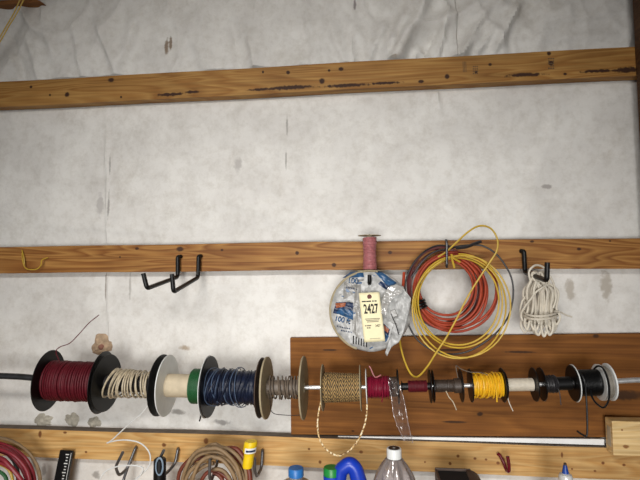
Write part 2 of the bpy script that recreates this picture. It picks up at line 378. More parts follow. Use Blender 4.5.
# girts
k_top = kn([(31, 87, 1.6, 1.6), (67, 94.5, 2.6, 2.6), (111, 80, 3.2, 2.4), (50, 95, 1.2, 1.2), (121, 97, 1.3, 1.3), (288, 72.5, 2, 2), (322, 81, 3, 3), (341, 69, 2.6, 2.2), (329, 70.5, 1.4, 1.4), (263, 72, 1.2, 1.6),
            (421, 81.5, 3, 1.8), (447, 76.5, 2.4, 2.6), (490, 64.5, 1.8, 1.6), (549, 53.5, 2.2, 2), (551, 63, 2.6, 2.6), (565, 74, 1.8, 1.4), (476, 72, 1.5, 1.5)])
s_top = kn([(290, 87.5, 22, 2.2), (345, 85.5, 24, 1.8), (170, 94.5, 14, 1.8), (192, 92, 7, 1.6), (525, 75, 18, 2), (626, 70, 12, 3), (386, 83, 16, 1.4), (260, 89.5, 12, 1.4), (598, 71, 16, 1.6), (70, 77, 12, .8)])
M['wood_top'] = wood('pine_girt_upper', (176, 134, 74), (150, 104, 50), (58, 34, 20), k_top, 1, .6, 3.3, s_top)
k_mid = kn([(137, 248.5, 2, 1.4), (180, 249, 4, 2.6), (334, 265, 2.4, 2.2), (532, 241.5, 2.2, 1.3), (579, 249, 2.2, 1.6), (222, 250, 1.6, 1.2), (297, 253, 2, 2), (390, 252.5, 2.4, 1.8), (120, 257, 1, 1), (610, 241, 1.2, 1)])
M['wood_mid'] = wood('pine_girt_middle', (176, 128, 68), (134, 84, 36), (66, 38, 18), k_mid, 1, .6, 11.3)
k_bot = kn([(40, 434, 1.8, 3.5), (65, 432.5, 2, 1.2), (206, 441, 2.6, 3), (320, 462, 1.6, 1.8), (361, 452, 2, 1.6), (309, 449, 1.2, 1.2), (458, 456, 1.6, 1.6), (475, 458.5, 1.6, 1.4), (486, 459.5, 1.4, 1.2), (450, 463.5, 1.6, 1.6), (498, 463, 1.8, 1.6),
              (603, 463, 1.6, 1.6), (624, 465, 1.6, 1.4), (562, 455, 1.2, 3), (572, 469, 1, 1), (86, 452, 1.5, 1.2), (164, 445, 2.4, 2), (595, 471, 1.3, 1.1), (425, 462, 1, 1)])
M['wood_bot'] = wood('pine_girt_lower', (214, 176, 116), (196, 150, 88), (120, 76, 40), k_bot, 1, .6, 21.7)
M['dusty'] = plain('dusty_top_edge', (104, 92, 80), .9, var=.2, scale=40)
def girt(name_label, zc, mat, seed):
    g = MB()
    nx = 90
    # gently warped board so that its edges are not ruler-straight
    def ring(x):
        a = .0012*math.sin(x*3.1+seed)+.0008*math.sin(x*9+seed*2)
        return [(x, YW, zc-H+a), (x, 0, zc-H+a), (x, 0, zc+H+a), (x, YW, zc+H+a)]
    for i in range(nx+1): g.v += ring(-2.15+3.6*i/nx)
    for i in range(nx):
        for k in range(4):
            a = i*4+k; b = i*4+(k+1) % 4; g.f.append((a, b, b+4, a+4))
    g.f.append((0, 1, 2, 3)); g.f.append((nx*4+3, nx*4+2, nx*4+1, nx*4))
    o = g.build('wall_girt', mat, smooth=False, bevel=.0015); o.data.materials.append(M['dusty'])
    for pl_ in o.data.polygons:
        if pl_.normal.z > .9: pl_.material_index = 1
    tag(o, name_label, 'board', 'horizontal boards on the wall'); return o
gt = girt('topmost long pine board across the wall with dark bark stains along its lower edge', ZT, M['wood_top'], 1)
girt('middle long pine board across the wall carrying the coated hooks and coils', ZM, M['wood_mid'], 2)
girt('lowest long pine board across the wall, under the rod of spools', ZB, M['wood_bot'], 3)
# faded lumber stamps printed on the top board
st = MB()
for i in range(3): 
    a = at(463+i*1.4, 61.5, -.0004); st.box(a.x-.0008, a.x+.0008, -.0006, -.0001, a.z-.034, a.z)
st.build('grade_stamp', plain('faded_stamp', (96, 74, 50), .8), gt, smooth=False); st = MB()
for i in range(4):
    for j in range(3):
        a = at(473.5+j*1.9, 66+i*2.3, -.0004); st.box(a.x-.002, a.x+.0018, -.0006, -.0001, a.z-.0036, a.z)
st.build('grade_stamp', bpy.data.materials['faded_stamp'], gt, smooth=False); st = MB()
for i in range(5):
    for j in range(3):
        if (i, j) in ((1, 1), (3, 0)): continue
        a = at(549+j*2.2, 58+i*2.4, -.0004); st.box(a.x-.0026, a.x+.002, -.0006, -.0001, a.z-.004, a.z)
st.build('grade_stamp', bpy.data.materials['faded_stamp'], gt, smooth=False)
# piece of a higher board seen in the top left corner
p = at(20, 3.2, 0)
a, b2 = at(0, 3.6, 0), at(36, 1, 0)
z = (a.z+b2.z)/2
o = MB().hexa([(-2.1, 0, a.z-.004), (b2.x+.02, 0, b2.z-.003), (b2.x+.02, YW-.002, b2.z-.003), (-2.1, YW-.002, a.z-.004), (-2.1, 0, Z1-.01), (b2.x-.01, 0, Z1-.01), (b2.x-.01, YW-.002, Z1-.01), (-2.1, YW-.002, Z1-.01)]).build('wall_girt', wood('brown_upper_board', (150, 102, 58), (124, 80, 42), (60, 36, 22), (), 1, .7, 5), smooth=False, bevel=.002)
tag(o, 'short brown board at the very top left corner, above the wall sheeting', 'board', 'horizontal boards on the wall')
# post on the right
px_ = at(633.5, 30, 0).x
M['post'] = wood('dark_post', (96, 66, 38), (74, 48, 28), (50, 30, 18), (), 1, .75, 8)
struct(MB().box(px_, px_+.14, -.14, -.0005, 0, Z1).build('trim_1', M['post'], smooth=False, bevel=.003))
# brown backing plank behind the spools
Yb = .018
c = [at(290, 338, Yb), at(640, 332.5, Yb), at(606, 437.4, Yb), at(291, 434.6, Yb)]
zr_top = c[1].z; xr = px_+.12; zr_bot = c[3].z+(c[2].z-c[3].z)/(c[2].x-c[3].x)*(xr-c[3].x)
k_pl = kn([(480, 414, 3, 2), (455, 422, 12, 1.2), (596, 336, 3, 2), (353, 431, 2, 1), (520, 352, 16, 1.2), (330, 350, 8, 1), (450, 350, 12, 1.4), (620, 395, 26, 5)], Yb)
M['plank'] = wood('stained_brown_plank', (138, 88, 36), (118, 72, 26), (64, 38, 16), k_pl, .55, .75, 31)
o = MB().hexa([(c[3].x, Yb, c[3].z), (xr, Yb, zr_bot), (xr, YW-.001, zr_bot), (c[3].x, YW-.001, c[3].z), (c[0].x, Yb, c[0].z), (xr, Yb, zr_top), (xr, YW-.001, zr_top), (c[0].x, YW-.001, c[0].z)]).build('backing_plank', M['plank'], smooth=False, bevel=.0015)
tag(o, 'wide dark brown plank fixed to the wall behind the right half of the spools', 'plank')
zl = ZB+H+.0012
xa_, xb_ = at(338, 436, .012).x, at(604, 440, .012).x
o = MB().hexa([(xa_, .0115, zl), (xb_, .0115, zl), (xb_, .0172, zl), (xa_, .0172, zl), (xa_, .0115, zl+.002), (xb_, .0115, zl+.0165), (xb_, .0172, zl+.0165), (xa_, .0172, zl+.002)]).build('thin_strip', plain('white_strip', (240, 240, 238), .35, var=.04, scale=20), smooth=False)
tag(o, 'thin white strip lying along the lowest board below the brown plank', 'strip')
# pale timber block at right
a = at(612, 421, -.043); b2 = at(612, 455.5, -.043)
k_bl = kn([(626, 446.5, 3, 1.8), (622, 430, 1, 1)], -.043)
o = MB().box(a.x, px_+.13, -.043, -.0005, b2.z, a.z).build('timber_block', wood('pale_pine_block', (238, 210, 156), (224, 190, 130), (140, 96, 54), k_bl, 1, .6, 41), smooth=False, bevel=.002)
tag(o, 'short pale pine timber block screwed onto the lowest board at the right edge', 'timber')
o2 = MB().box(a.x-.0006, a.x+.0002, -.032, -.012, b2.z+.02, a.z-.02).build('end_label', plain('white_stamp', (190, 176, 150), .7), o, smooth=False)

# workbench below the frame
BT = .722
wb = empty('workbench', (0, 0, 0), 'wooden workbench along the wall, under the jugs and bottles', 'workbench')
MB().box(-1.2, px_-.02, -.5, -.0015, BT-.04, BT).build('worktop', M['wood_bot'], wb, smooth=False, bevel=.003)
for x in (-1.15, px_-.11):
    for y in (-.47, -.1): MB().box(x, x+.08, y, y+.08, 0, BT-.04).build('leg', M['wood_mid'], wb, smooth=False)

# ------------------------------------------------------------------ rod
YR = -.13
RY = [(-80, 373), (16, 376.5), (60, 380.2), (103, 382.6), (165, 385), (208, 386.5), (265, 387.5), (305, 387.5), (360, 387.2), (430, 386), (480, 385.3), (538, 384.3), (575, 383), (605, 382), (640, 380), (720, 378)]
def ry(px):
    for (a, b), (c_, d) in zip(RY, RY[1:]):
        if px <= c_: return b+(d-b)*(px-a)/(c_-a)
    return RY[-1][1]
def rp(px): return at(px, ry(px), YR)
ends = [rp(x) for x in (-80, -30, 16, 60, 103, 165, 208, 265, 305, 360, 430, 480, 538, 575, 605, 640)]
ends[0].x = -1.35
last = rp(640); ends.append(Vector((px_, YR, last.z+.001)))
o = MB().tube(cr(ends, 6), lambda t: .0056+.0018*max(0, t-.8)/.2, 14).build('spool_rod', M['steel'])
tag(o, 'long sagging bright steel rod threaded through all the wire spools', 'rod')
pp = cr([Vector((-1.34, YR, rp(-80).z)), rp(-30), rp(16), rp(37)], 8)
o = MB().lathe([(0, 0), (0, 0)], n=3) if False else MB().tube(pp, .0092, 16)
o = o.build('pipe_sleeve', M['dsteel'])
tag(o, 'dark steel pipe over the left end of the rod, beside the dark red spool', 'pipe')
o = MB().box(-1.39, -1.34, -.17, -.0005, rp(-80).z-.1, rp(-80).z+.05).build('rod_bracket', M['wood_mid'], smooth=False, bevel=.002)
o.parent = None; tag(o, 'wooden bracket holding the far left end of the spool rod', 'bracket')
MB().box(-1.39, -1.34, -.04, YW, rp(-80).z-.34, rp(-80).z-.1).build('backing_strip', M['wood_mid'], o, smooth=False)

# ------------------------------------------------------------------ spools
G = 'wire spools threaded on the rod'
def flange(par, x, R, t, mat, name='flange', hub=True, rin=.0115):
    b = MB(); e = min(.0008, t*.3)
    b.lathe([(x-t/2, rin), (x-t/2, R-e), (x-t/2+e, R), (x+t/2-e, R), (x+t/2, R-e), (x+t/2, rin)], 'X', n=56, closed=True)
    if hub:
        for s in (-1, 1):
            b.lathe([(x+s*t/2, rin), (x+s*t/2, rin+.004), (x+s*(t/2+.0012), rin+.0035), (x+s*(t/2+.0012), rin)], 'X', n=32, closed=True)
    return b.build(name, mat, par)
def core(par, x0, x1, R, mat, name='core', rin=.0115):
    rin = min(rin, R-.0015)
    return MB().lathe([(x0, rin), (x0, R), (x1, R), (x1, rin)], 'X', n=40, closed=True).build(name, mat, par)
def wind(par, x0, x1, R, wr, mat, passes=2, turns=None, jit=.15, wild=0., seed=1, name='wire', under=True, taper=None, seg=22, shear=0):
    rnd = random.Random(seed); b = MB(); Lx = x1-x0
    if under:
        b.lathe([(x0, .012 if R > .018 else R*.6), (x0, R-wr*2.2), (x1, R-wr*2.2), (x1, .012 if R > .018 else R*.6)], 'X', n=32, closed=True)
    T = turns or max(3, int(Lx/(2*wr)*.92))
    for p_ in range(passes):
        pts = []; n = int(T*seg); ph = rnd.random()*6.28; ro = R-wr-(passes-1-p_)*wr*1.1; d = 1 if p_ % 2 == 0 else -1
        s1, s2 = rnd.random()*99, rnd.random()*99
        for i in range(n+1):
            t = i/n; a = ph+d*2*PI*T*t
            rr = ro*(taper(t if d > 0 else 1-t) if taper else 1)+wr*jit*2*noise.noise(Vector((i/seg*1.3, s1, 0))) + wild*.5*abs(noise.noise(Vector((i/seg*.8, s2, 5))))
            x = (x0+wr+(Lx-2*wr)*(t if d > 0 else 1-t)) + wr*jit*4*noise.noise(Vector((i/seg*.9, s2, 2)))+wild*1.2*math.sin(a+s1)*(.4+noise.noise(Vector((i/seg*.5, s1, 9))))
            x = max(x0+wr, min(x1-wr, x))
            pts.append((x+shear*rr*math.sin(a)*max(0, 1-1.6*(x-x0)/Lx), rr*math.cos(a), rr*math.sin(a)))
        b.tube(pts, wr, 6)
    return b.build(name, mat, par)
class Spool:
    def __init__(s, a, c_, label, off=0.):
        s.pc = (a+c_)/2; s.o = rp(s.pc); A, B = rp(a), rp(c_)
        s.sl = math.atan2(B.z-A.z, B.x-A.x); s.k = ppm(s.o)
        s.yaw = off; s.e = empty('wire_spool', s.o, label, 'wire spool', G, (0, -s.sl, off)); s.m = Matrix.Translation(s.o) @ s.e.rotation_euler.to_matrix().to_4x4()
    def X(s, px, r=0): return rp(px).x-s.o.x
    def r(s, px): return px*s.k
    def fl(s, px, R, t, mat, **k): return flange(s.e, s.X(px), s.r(R)*.965, t, mat, **k)
    def loc(s, pts): # world points into local
        mi = s.m.inverted(); return [mi @ Vector(p_) for p_ in pts]
    def end(s, pts, wr, mat, name='loose_end', k=8): return MB().tube(cr(s.loc(pxs(pts)), k), wr, 7).build(name, mat, s.e)

# 1 dark red
s = Spool(50, 101, 'large black spool of dark red wire at the far left of the rod', .10)
s.fl(50.5, 30.6, .003, M['blackfl']); s.fl(101, 31.3, .003, M['blackfl'])
wind(s.e, s.X(50.5)+.002, s.X(101)-.002, s.r(19.5), .0026, M['red_wire'], 3, 22, .35, .003, 3)
s.end([(60, 362, -.155), (56, 352, -.16), (60, 347, -.16), (70, 343, -.155), (80, 333, -.15), (89, 323, -.145), (99, 315, -.14)], .0013, M['red_wire'])
# 2 beige
s = Spool(104, 155, 'black spool of loose beige wire between the dark red wire and white spool')
s.fl(107, 29, .002, M['blackfl']); s.fl(161, 30.6, .004, M['blackfl'])
core(s.e, s.X(104.5), s.X(158), s.r(8), M['dark_wire'])
wind(s.e, s.X(107), s.X(159), s.r(13), .0025, M['beige_wire'], 2, 10, .4, .008, 5, under=False, shear=.6, taper=lambda t: 1.14-.14*t)
s.end([(150, 398, -.15), (150, 402, -.155), (142, 413, -.14), (128, 425, -.11), (112, 440, -.08), (107, 443, -.07), (114, 441, -.075), (126, 440, -.09), (140, 443, -.1), (149, 452, -.1), (150, 463, -.1), (144, 472, -.1), (132, 482, -.1), (118, 492, -.1)], .002, M['white_pl'])
s.end([(98, 486, -.11), (103, 474, -.11), (112, 468, -.11), (126, 465.5, -.11), (138, 466, -.11), (143, 469, -.11), (139, 477, -.11), (128, 487, -.11)], .002, M['white_pl'])
# 3 white + green
s = Spool(167, 204, 'white spool with a bare beige core and a green band', .03)
s.fl(167.6, 31, .003, M['white_pl']); s.fl(207.5, 31.2, .002, M['white_pl'])
core(s.e, s.X(167), s.X(207), s.r(11.3), M['cardboard'])
wind(s.e, s.X(192.5), s.X(205), s.r(17), .0011, M['green'], 2, None, .1, 0, 8, name='green_winding')
# 4 blue
s = Spool(210, 256, 'spool of tangled navy blue wire between black flanges')
s.fl(209.8, 31, .0028, M['blackfl']); s.fl(261.3, 30.0, .003, M['brown_fl'])
wind(s.e, s.X(209.8)+.002, s.X(261.3)-.002, s.r(17), .0020, M['blue_wire'], 6, 13, .8, .022, 12, taper=lambda t: .97+.07*math.sin(t*7))
wind(s.e, s.X(209.3)+.002, s.X(246), s.r(17.6), .0013, M['ltblue_wire'], 2, 4, .6, .022, 14, name='blue_strand', under=False, taper=lambda t: 1+.05*math.sin(t*9))
s.end([(201, 412, -.14), (200.5, 417, -.14), (199.5, 421, -.135)], .0022, M['dark_wire'], 'wire_end')
# 5 tan flanges
s = Spool(266, 303, 'spool with thick tan flanges and a sparse coil of grey brown wire')
s.fl(266.8, 31.3, .005, M['tan_fl']); s.fl(303.7, 31.6, .0045, M['tan_fl'])
core(s.e, s.X(266), s.X(303), s.r(7.5), M['grey_wire'])
wind(s.e, s.X(268), s.X(300), s.r(11.2), .0021, M['grey_wire'], 1, 10, .7, .007, 17, under=False)
s.end([(270, 398, -.15), (272, 412, -.13), (284, 415, -.1), (300, 415, -.08), (306, 413, -.1)], .001, M['dark_wire'])
# 6 twine
s = Spool(323, 360, 'thin flanged spool of tan and black braided twine')
s.fl(323, 23.5, .0022, M['tan_fl']); s.fl(360.5, 22.5, .0022, M['tan_fl'])
wind(s.e, s.X(323)+.0015, s.X(360.5)-.0015, s.r(15), .0028, M['twine'], 2, 17, .15, .002, 19, taper=lambda t: 1.0-.10*t)
MB().tube(cr(s.loc(pxs([(322, 399, -.165), (319.5, 408, -.165), (317.5, 425, -.165), (320, 440, -.165), (327, 450, -.165), (338, 455.5, -.165), (349, 451, -.165), (358, 440, -.165), (364, 427, -.165), (366.5, 414, -.165), (367, 404, -.165)])), 8), .0023, 8).build('hanging_loop', M['twine_end'], s.e)
s.end([(361, 404, -.14), (361, 407, -.14), (361.5, 411, -.14)], .0012, M['tan_fl'], 'twine_end')
# 7 magenta
s = Spool(366.5, 397, 'small spool of bright magenta wire with clear film hanging from it')
s.fl(366.5, 18.5, .0022, M['white_pl'], hub=False, rin=.007); s.fl(398, 17.3, .004, M['blackfl'], hub=False, rin=.007)
wind(s.e, s.X(367.5), s.X(389.5), s.r(10.6), .0019, M['mag_wire'], 3, None, .45, .005, 23)
core(s.e, s.X(389), s.X(398), s.r(9.5), M['brown_fl'], 'inner_winding', .007)
s.end([(381, 375, -.15), (375, 377, -.155), (371, 369, -.155), (369, 366, -.155)], .0017, M['pink_wire'])
s.end([(382, 380, -.165), (382.5, 392, -.165), (382, 402, -.163)], .0018, M['mag_wire'], 'wire_end')
def film(u, v):
    x = 391.5+(408-391.5)*v+1.0*math.sin(v*7); hw = 4.5+2.6*math.sin(v*PI)
    py = 377+64*v+2*u
    return s.loc([at(x+(u-.5)*2*hw, py, -.172+.008*noise.noise(Vector((u*4, v*9, 3)))+.012*abs(u-.5)+.003*math.sin(u*17))])[0]
MB().grid(film, 12, 40).build('clear_film', M['clear'], s.e)
for u_ in (.03, .97):  # whitish tubes along the folded film edges, highlight put into their colour
    MB().tube([Vector(film(u_, v_/60))+Vector((.0022*noise.noise(Vector((v_*.9, u_*9, 1))), -.001, 0)) for v_ in range(4, 61)], lambda t: .0007+.0008*abs(noise.noise(Vector((t*40, u_*5, 2)))), 5).build('film_fold_glint', M['fold_glint'], s.e)
# 8 small dark red
s = Spool(402, 430, 'tiny dark red wire spool between the magenta wire and the brown wire')
s.fl(402, 5.6, .0022, M['blackfl'], hub=False, rin=.007); s.fl(430, 17, .0026, M['blackfl'], hub=False, rin=.007)
core(s.e, s.X(401), s.X(430), s.r(3.6), M['black'], rin=.007)
wind(s.e, s.X(408), s.X(427), s.r(5.8), .0012, M['red_wire'], 2, None, .25, .001, 29)
# 9 brown black
s = Spool(433, 461, 'small spool of dark brown wire left of the bright yellow one')
s.fl(433, 16.6, .0022, M['blackfl'], hub=False, rin=.007); s.fl(461, 16.6, .0026, M['blackfl'], hub=False, rin=.007)
M['dbrown'] = plain('dark_brown_wire', (62, 50, 42), .45, var=.25, scale=100)
wind(s.e, s.X(434), s.X(454), s.r(6.2), .0012, M['dbrown'], 2, None, .2, 0, 31)
core(s.e, s.X(454), s.X(461), s.r(7.2), M['dbrown'], 'end_winding', .007)
s.end([(446, 391, -.145), (449, 397, -.15), (453, 402, -.15), (456.5, 410, -.15)], .0014, M['beige_wire'])
s.end([(458, 378, -.145), (456, 366, -.14), (461, 369, -.15), (470, 372, -.155), (480, 372.5, -.155), (488, 375, -.155)], .0012, M['grey_wire'], 'stray_strand')
# 10 yellow
s = Spool(470.5, 503.5, 'small black flanged spool full of bright yellow wire')
s.fl(470.5, 17, .0026, M['blackfl'], hub=False, rin=.007); s.fl(502.5, 17.3, .003, M['blackfl'], hub=False, rin=.007)
wind(s.e, s.X(471.5), s.X(501.5), s.r(12), .0026, M['yellow_wire'], 3, 9, .6, .008, 37)
s.end([(495, 384, -.165), (496.5, 393, -.165), (497, 402, -.163)], .0019, M['yellow_wire'])
# 11 white
s = Spool(507, 534, 'small black flanged spool of smooth white thread right of the yellow one')
s.fl(505, 14, .0015, M['blackfl'], hub=False, rin=.007); s.fl(534, 17, .0026, M['blackfl'], hub=False, rin=.007)
wind(s.e, s.X(505.8), s.X(533), s.r(6.3), .0008, M['white_wire'], 2, None, .15, 0, 41)
s.end([(507, 392, -.14), (509, 402, -.145), (513, 411, -.145)], .0012, M['white_wire'])
# 12 black thin
s = Spool(541.5, 570, 'small black spool of thin black wire next to the white thread')
s.fl(541.5, 17, .0028, M['blackfl'], hub=False, rin=.007)
core(s.e, s.X(541.5), s.X(570.5), s.r(6.6), M['black'], rin=.007)
wind(s.e, s.X(543), s.X(556.5), s.r(8.6), .0017, M['dark_wire'], 2, None, .4, .002, 43)
s.end([(557, 388, -.15), (559.5, 392, -.155), (561, 405, -.155)], .0012, M['dark_wire'])
# 13 black cable
s = Spool(575, 601, 'spool of thick black cable with its loose ends hanging at the right')
s.fl(572.7, 18.4, .003, M['blackfl']); flange(s.e, s.X(572.7)+.003, s.r(18.3), .0024, M['white_pl'], 'white_flange')
s.fl(599, 18.2, .002, M['white_pl'], name='white_flange')
wind(s.e, s.X(572.7)+.0045, s.X(599)-.0012, s.r(13), .0014, M['black'], 2, None, .1, 0, 47)
s.end([(580, 373, -.165), (584, 380, -.175), (586, 395, -.172), (587, 415, -.172), (587, 434, -.172), (584, 435.5, -.172), (577, 431, -.172)], .0024, M['black'])
s.end([(594, 369, -.155), (598, 366, -.175), (603, 368.5, -.182), (607.5, 378, -.182), (609.5, 392, -.182), (608, 402, -.182), (603.5, 407.5, -.182), (597, 404, -.178), (592, 397, -.172), (590.5, 390, -.165)], .0024, M['black'], 'cable_loop')
# 14 narrow white
s = Spool(602, 609, 'narrow white spool of grey wire at the right end of the row')
s.fl(601.2, 18.2, .0018, M['white_pl'], hub=False); s.fl(608.8, 18.8, .004, M['white_pl'], hub=False)
M['ltgrey_wire'] = plain('pale_grey_wire', (132, 126, 116), .5, var=.2, scale=90)
wind(s.e, s.X(601.8), s.X(607.8), s.r(15.5), .0013, M['ltgrey_wire'], 2, None, .3, 0, 53)

# ------------------------------------------------------------------ hooks
GH = 'black coated hooks on the middle board'
def hook(pts, r, mat, label, group=None, name='utility_hook', screwcol='steel'):
    P = pxs(pts); root = P[0]
    e = empty(name, root, label, 'hook', group)
    loc = [p_-root for p_ in P]
    # rounded bends
    q = [loc[0]]
    for i in range(1, len(loc)-1):
        a, b, c_ = loc[i-1], loc[i], loc[i+1]; d = min(.012, (a-b).length*.4, (c_-b).length*.4)
        u, v = b+(a-b).normalized()*d, b+(c_-b).normalized()*d
        for k in range(6):
            t = k/5; q.append(u*(1-t)**2+b*2*t*(1-t)+v*t*t)
    q.append(loc[-1])
    MB().tube(q, r, 12).build('shaft', mat, e)
    MB().tube([Vector((0, -root.y+.0005, 0)), Vector((0, .002, 0)), Vector((0, 0, 0))], r*.45, 10).build('screw', M[screwcol], e)
    return e
hook([(181, 256.5, -.004), (177.7, 257, -.016), (177.7, 277, -.016), (147, 288.5, -.2), (143.3, 273.5, -.2)], .0064, M['vinyl'], 'left black coated hook of the close pair on the middle board', GH)
hook([(201, 256, -.004), (198.5, 256.5, -.016), (198, 277.5, -.016), (173.5, 292, -.19), (172, 274, -.19)], .0064, M['vinyl'], 'right black coated hook of the close pair on the middle board', GH)
hook([(521, 251, -.004), (524, 251.5, -.014), (525, 272.5, -.014), (546.8, 280.5, -.19), (547.3, 262.5, -.19)], .0066, M['vinyl'], 'black coated hook holding the white cord bundle', GH)
hook([(446, 240, -.004), (446.5, 241, -.014), (446.5, 250, -.014), (446.8, 268, -.145), (446.8, 243, -.15)], .0036, M['dsteel'], 'dark grey steel hook holding the red and yellow coils', None)
hook([(368.5, 262, -.004), (368.5, 262, -.012), (368.5, 275, -.014), (369.5, 284, -.115), (369.5, 275, -.118)], .0055, M['vinyl'], 'black hook through the top of the wrapped white reel', GH)
GL = 'bare steel hooks on the lowest board'
hook([(136, 447, -.004), (135.5, 448, -.012), (127, 469, -.03), (119, 476, -.06), (115.5, 467, -.072), (123, 452, -.075)], .0045, M['hooksteel'], 'thin bare steel hook with upturned tip in front of the thicker steel arm', GL)
hook([(131, 462, -.008), (129, 464, -.014), (124, 478, -.03), (121, 492, -.05), (114, 500, -.08)], .0042, M['hooksteel'], 'thicker bare steel arm angled down behind the lower white wire loop', GL)
hook([(178, 448.5, -.004), (177.8, 450, -.012), (175, 464, -.02), (165, 475, -.06), (160, 470, -.08), (160, 458, -.084), (164, 450, -.085)], .0045, M['hooksteel'], 'bare steel hook carrying the black handled tool', GL)
hook([(262.5, 450, -.004), (262.5, 451, -.012), (261.5, 468, -.02), (257, 477, -.06), (254.5, 470, -.09), (254.8, 458, -.095)], .0045, M['hooksteel'], 'bare steel hook just right of the yellow connector', GL)
hook([(218, 446, -.004), (218, 447, -.012), (217, 464, -.02), (211, 482, -.13), (209.5, 476, -.14), (210, 459, -.145)], .0045, M['hooksteel'], 'bare steel hook through the tan and rust cord coil', GL)
hook([(-14, 430, -.004), (-15, 431, -.012), (-16, 446, -.02), (-34, 462, -.14), (-36, 450, -.145)], .0036, M['hooksteel'], 'bare steel hook above the crimson cable coil at the left edge', GL)
hook([(498, 453.8, -.006), (500, 455.5, -.012), (504, 463, -.022), (506.5, 470.5, -.035), (509, 471.5, -.05), (509, 465, -.055), (507.6, 456.5, -.056)], .0048, M['redvinyl'], 'small dark red coated hook on the lowest board', None)

# ------------------------------------------------------------------ wrapped reel
c0 = at(370, 310, -.06); k0 = ppm(c0); R = 39.6*k0
e = empty('cable_reel', c0, 'large round reel wrapped in white printed plastic, hung on the middle board', 'cable reel', None)
def front(dx, dz):     # front surface depth relative to c0
    r = math.hypot(dx, dz)
    y = -.038
    if r > R*.86: y += .012*((r-R*.86)/(R*.14))**2
    y += .0055*noise.noise(Vector((dx*45, dz*45, 1)))+.003*noise.noise(Vector((dx*110+dz*50, dz*100, 4)))
    return y
b = MB(); nr, na = 22, 90
for i in range(nr+1):
    rr = R*i/nr
    for k in range(na):
        a = 2*PI*k/na; q = rr*(1+.008*noise.noise(Vector((math.cos(a)*3, math.sin(a)*3, 0)))); b.v.append((q*math.cos(a), front(q*math.cos(a), q*math.sin(a)), q*math.sin(a)))
for i in range(nr):
    for k in range(na):
        a = i*na+k; a2 = i*na+(k+1) % na; b.f.append((a, a2, a2+na, a+na))
base = nr*na
for j, (yy, sc) in enumerate(((-.015, 1.0), (.0, .97), (.02, .985), (.036, 1.0), (.04, .95))):
    for k in range(na):
        a = 2*PI*k/na; q = R*sc; b.v.append((q*math.cos(a), yy+.001*noise.noise(Vector((a*8, j, 0))), q*math.sin(a)))
    o_ = base+(j+1)*na
    for k in range(na): b.f.append((o_-na+k, o_-na+(k+1) % na, o_+(k+1) % na, o_+k))
b.f.append(tuple(base+5*na+k for k in range(na)))
b.build('wrapped_body', M['wrap'], e)
# raised rim at left
rim = []
for k in range(41):
    a = math.radians(78+k*4.3); rim.append((math.cos(a)*R*.985, -.03, math.sin(a)*R*.985))
MB().tube(rim, .0035, 8).build('reel_rim', M['tan_fl'], e)
def decal(quad, mat, name, lift=.0012, n=14, fn=None):
    q = [at(x, y, c0.y-.038)-c0 for x, y in quad]
    def g(u, v):
        p_ = q[0]*(1-u)*(1-v)+q[1]*u*(1-v)+q[2]*u*v+q[3]*(1-u)*v
        if fn: p_.z += fn(u, v)*k0
        return Vector((p_.x, front(p_.x, p_.z)-lift, p_.z))
    return MB().grid(g, n, n).build(name, mat, e)
def textmesh(body, size, mat, name, parent, origin, right, up, xs=1., bold=0., lift=None):
    cu = bpy.data.curves.new('t', 'FONT'); cu.body = body; cu.size = size; cu.offset = bold; cu.extrude = 0; cu.align_x = 'CENTER'; cu.align_y = 'CENTER'
    t = bpy.data.objects.new('t', cu); C.objects.link(t); bpy.context.view_layer.update()
    me = bpy.data.meshes.new_from_object(t.evaluated_get(bpy.context.evaluated_depsgraph_get()))
    bpy.data.objects.remove(t)
    vs = [Vector(origin)+right*(v.co.x*xs)+up*v.co.y for v in me.vertices]
    for v, w_ in zip(me.vertices, vs):
        if lift: w_.y = front(w_.x, w_.z)-lift
        v.co = w_
    me.name = name; me.materials.clear(); me.materials.append(mat)
    o = bpy.data.objects.new(name, me); C.objects.link(o); o.parent = parent
    md = o.modifiers.new('s', 'SOLIDIFY'); md.thickness = .0003; md.offset = 1
    return o
decal([(342, 278), (350, 272), (363, 271), (364, 277)], M['prblue'], 'blue_print')
decal([(374, 271), (382, 272), (397, 283), (389, 288)], M['prblue'], 'blue_print')
decal([(381, 281), (391, 287), (388, 291), (378, 284)], M['prnavy'], 'navy_print', .0016)
decal([(336, 302), (353, 302), (353, 317), (333, 313)], M['prnavy'], 'navy_print')
decal([(335.5, 303), (346, 302.5), (345, 306.5), (336, 308)], M['prorange'], 'orange_print', .0017)
decal([(340, 308), (353.5, 311), (353, 320), (336, 313)], M['prblue'], 'blue_print', .0019)
decal([(383, 323), (390, 329), (387, 341), (383, 338)], M['prnavy'], 'navy_print')
decal([(384, 325), (389, 329), (388, 333), (384, 330)], M['prorange'], 'orange_print', .0017)
decal([(384, 332), (389, 336), (386, 342), (382, 340)], M['prblue'], 'blue_print', .002)
decal([(355, 287), (361, 284), (359, 340), (352, 330)], M['wrapgrey'], 'grey_fold')
decal([(344, 282), (364, 279), (358, 291), (343, 300)], M['wrapgrey'], 'grey_fold', .0006)
rnd = random.Random(21)
for i in range(34):
    a_, q_ = rnd.random()*6.28, 38*math.sqrt(rnd.random()); x_, y_ = 370+q_*math.cos(a_), 311+q_*math.sin(a_)
    if 355 < x_ < 388 and 288 < y_ < 344: continue
    l_ = rnd.uniform(2, 5); h_ = rnd.uniform(.6, 1.6); d_ = rnd.uniform(-.5, .5)
    if math.hypot(x_+l_-370, y_-311) > 38: continue
    decal([(x_, y_), (x_+l_, y_+d_*l_), (x_+l_, y_+h_+d_*l_), (x_, y_+h_)], M[rnd.choice(['wrapgrey', 'prblue', 'wrapgrey', 'prnavy'])], 'printed_smear', .0013, 3)
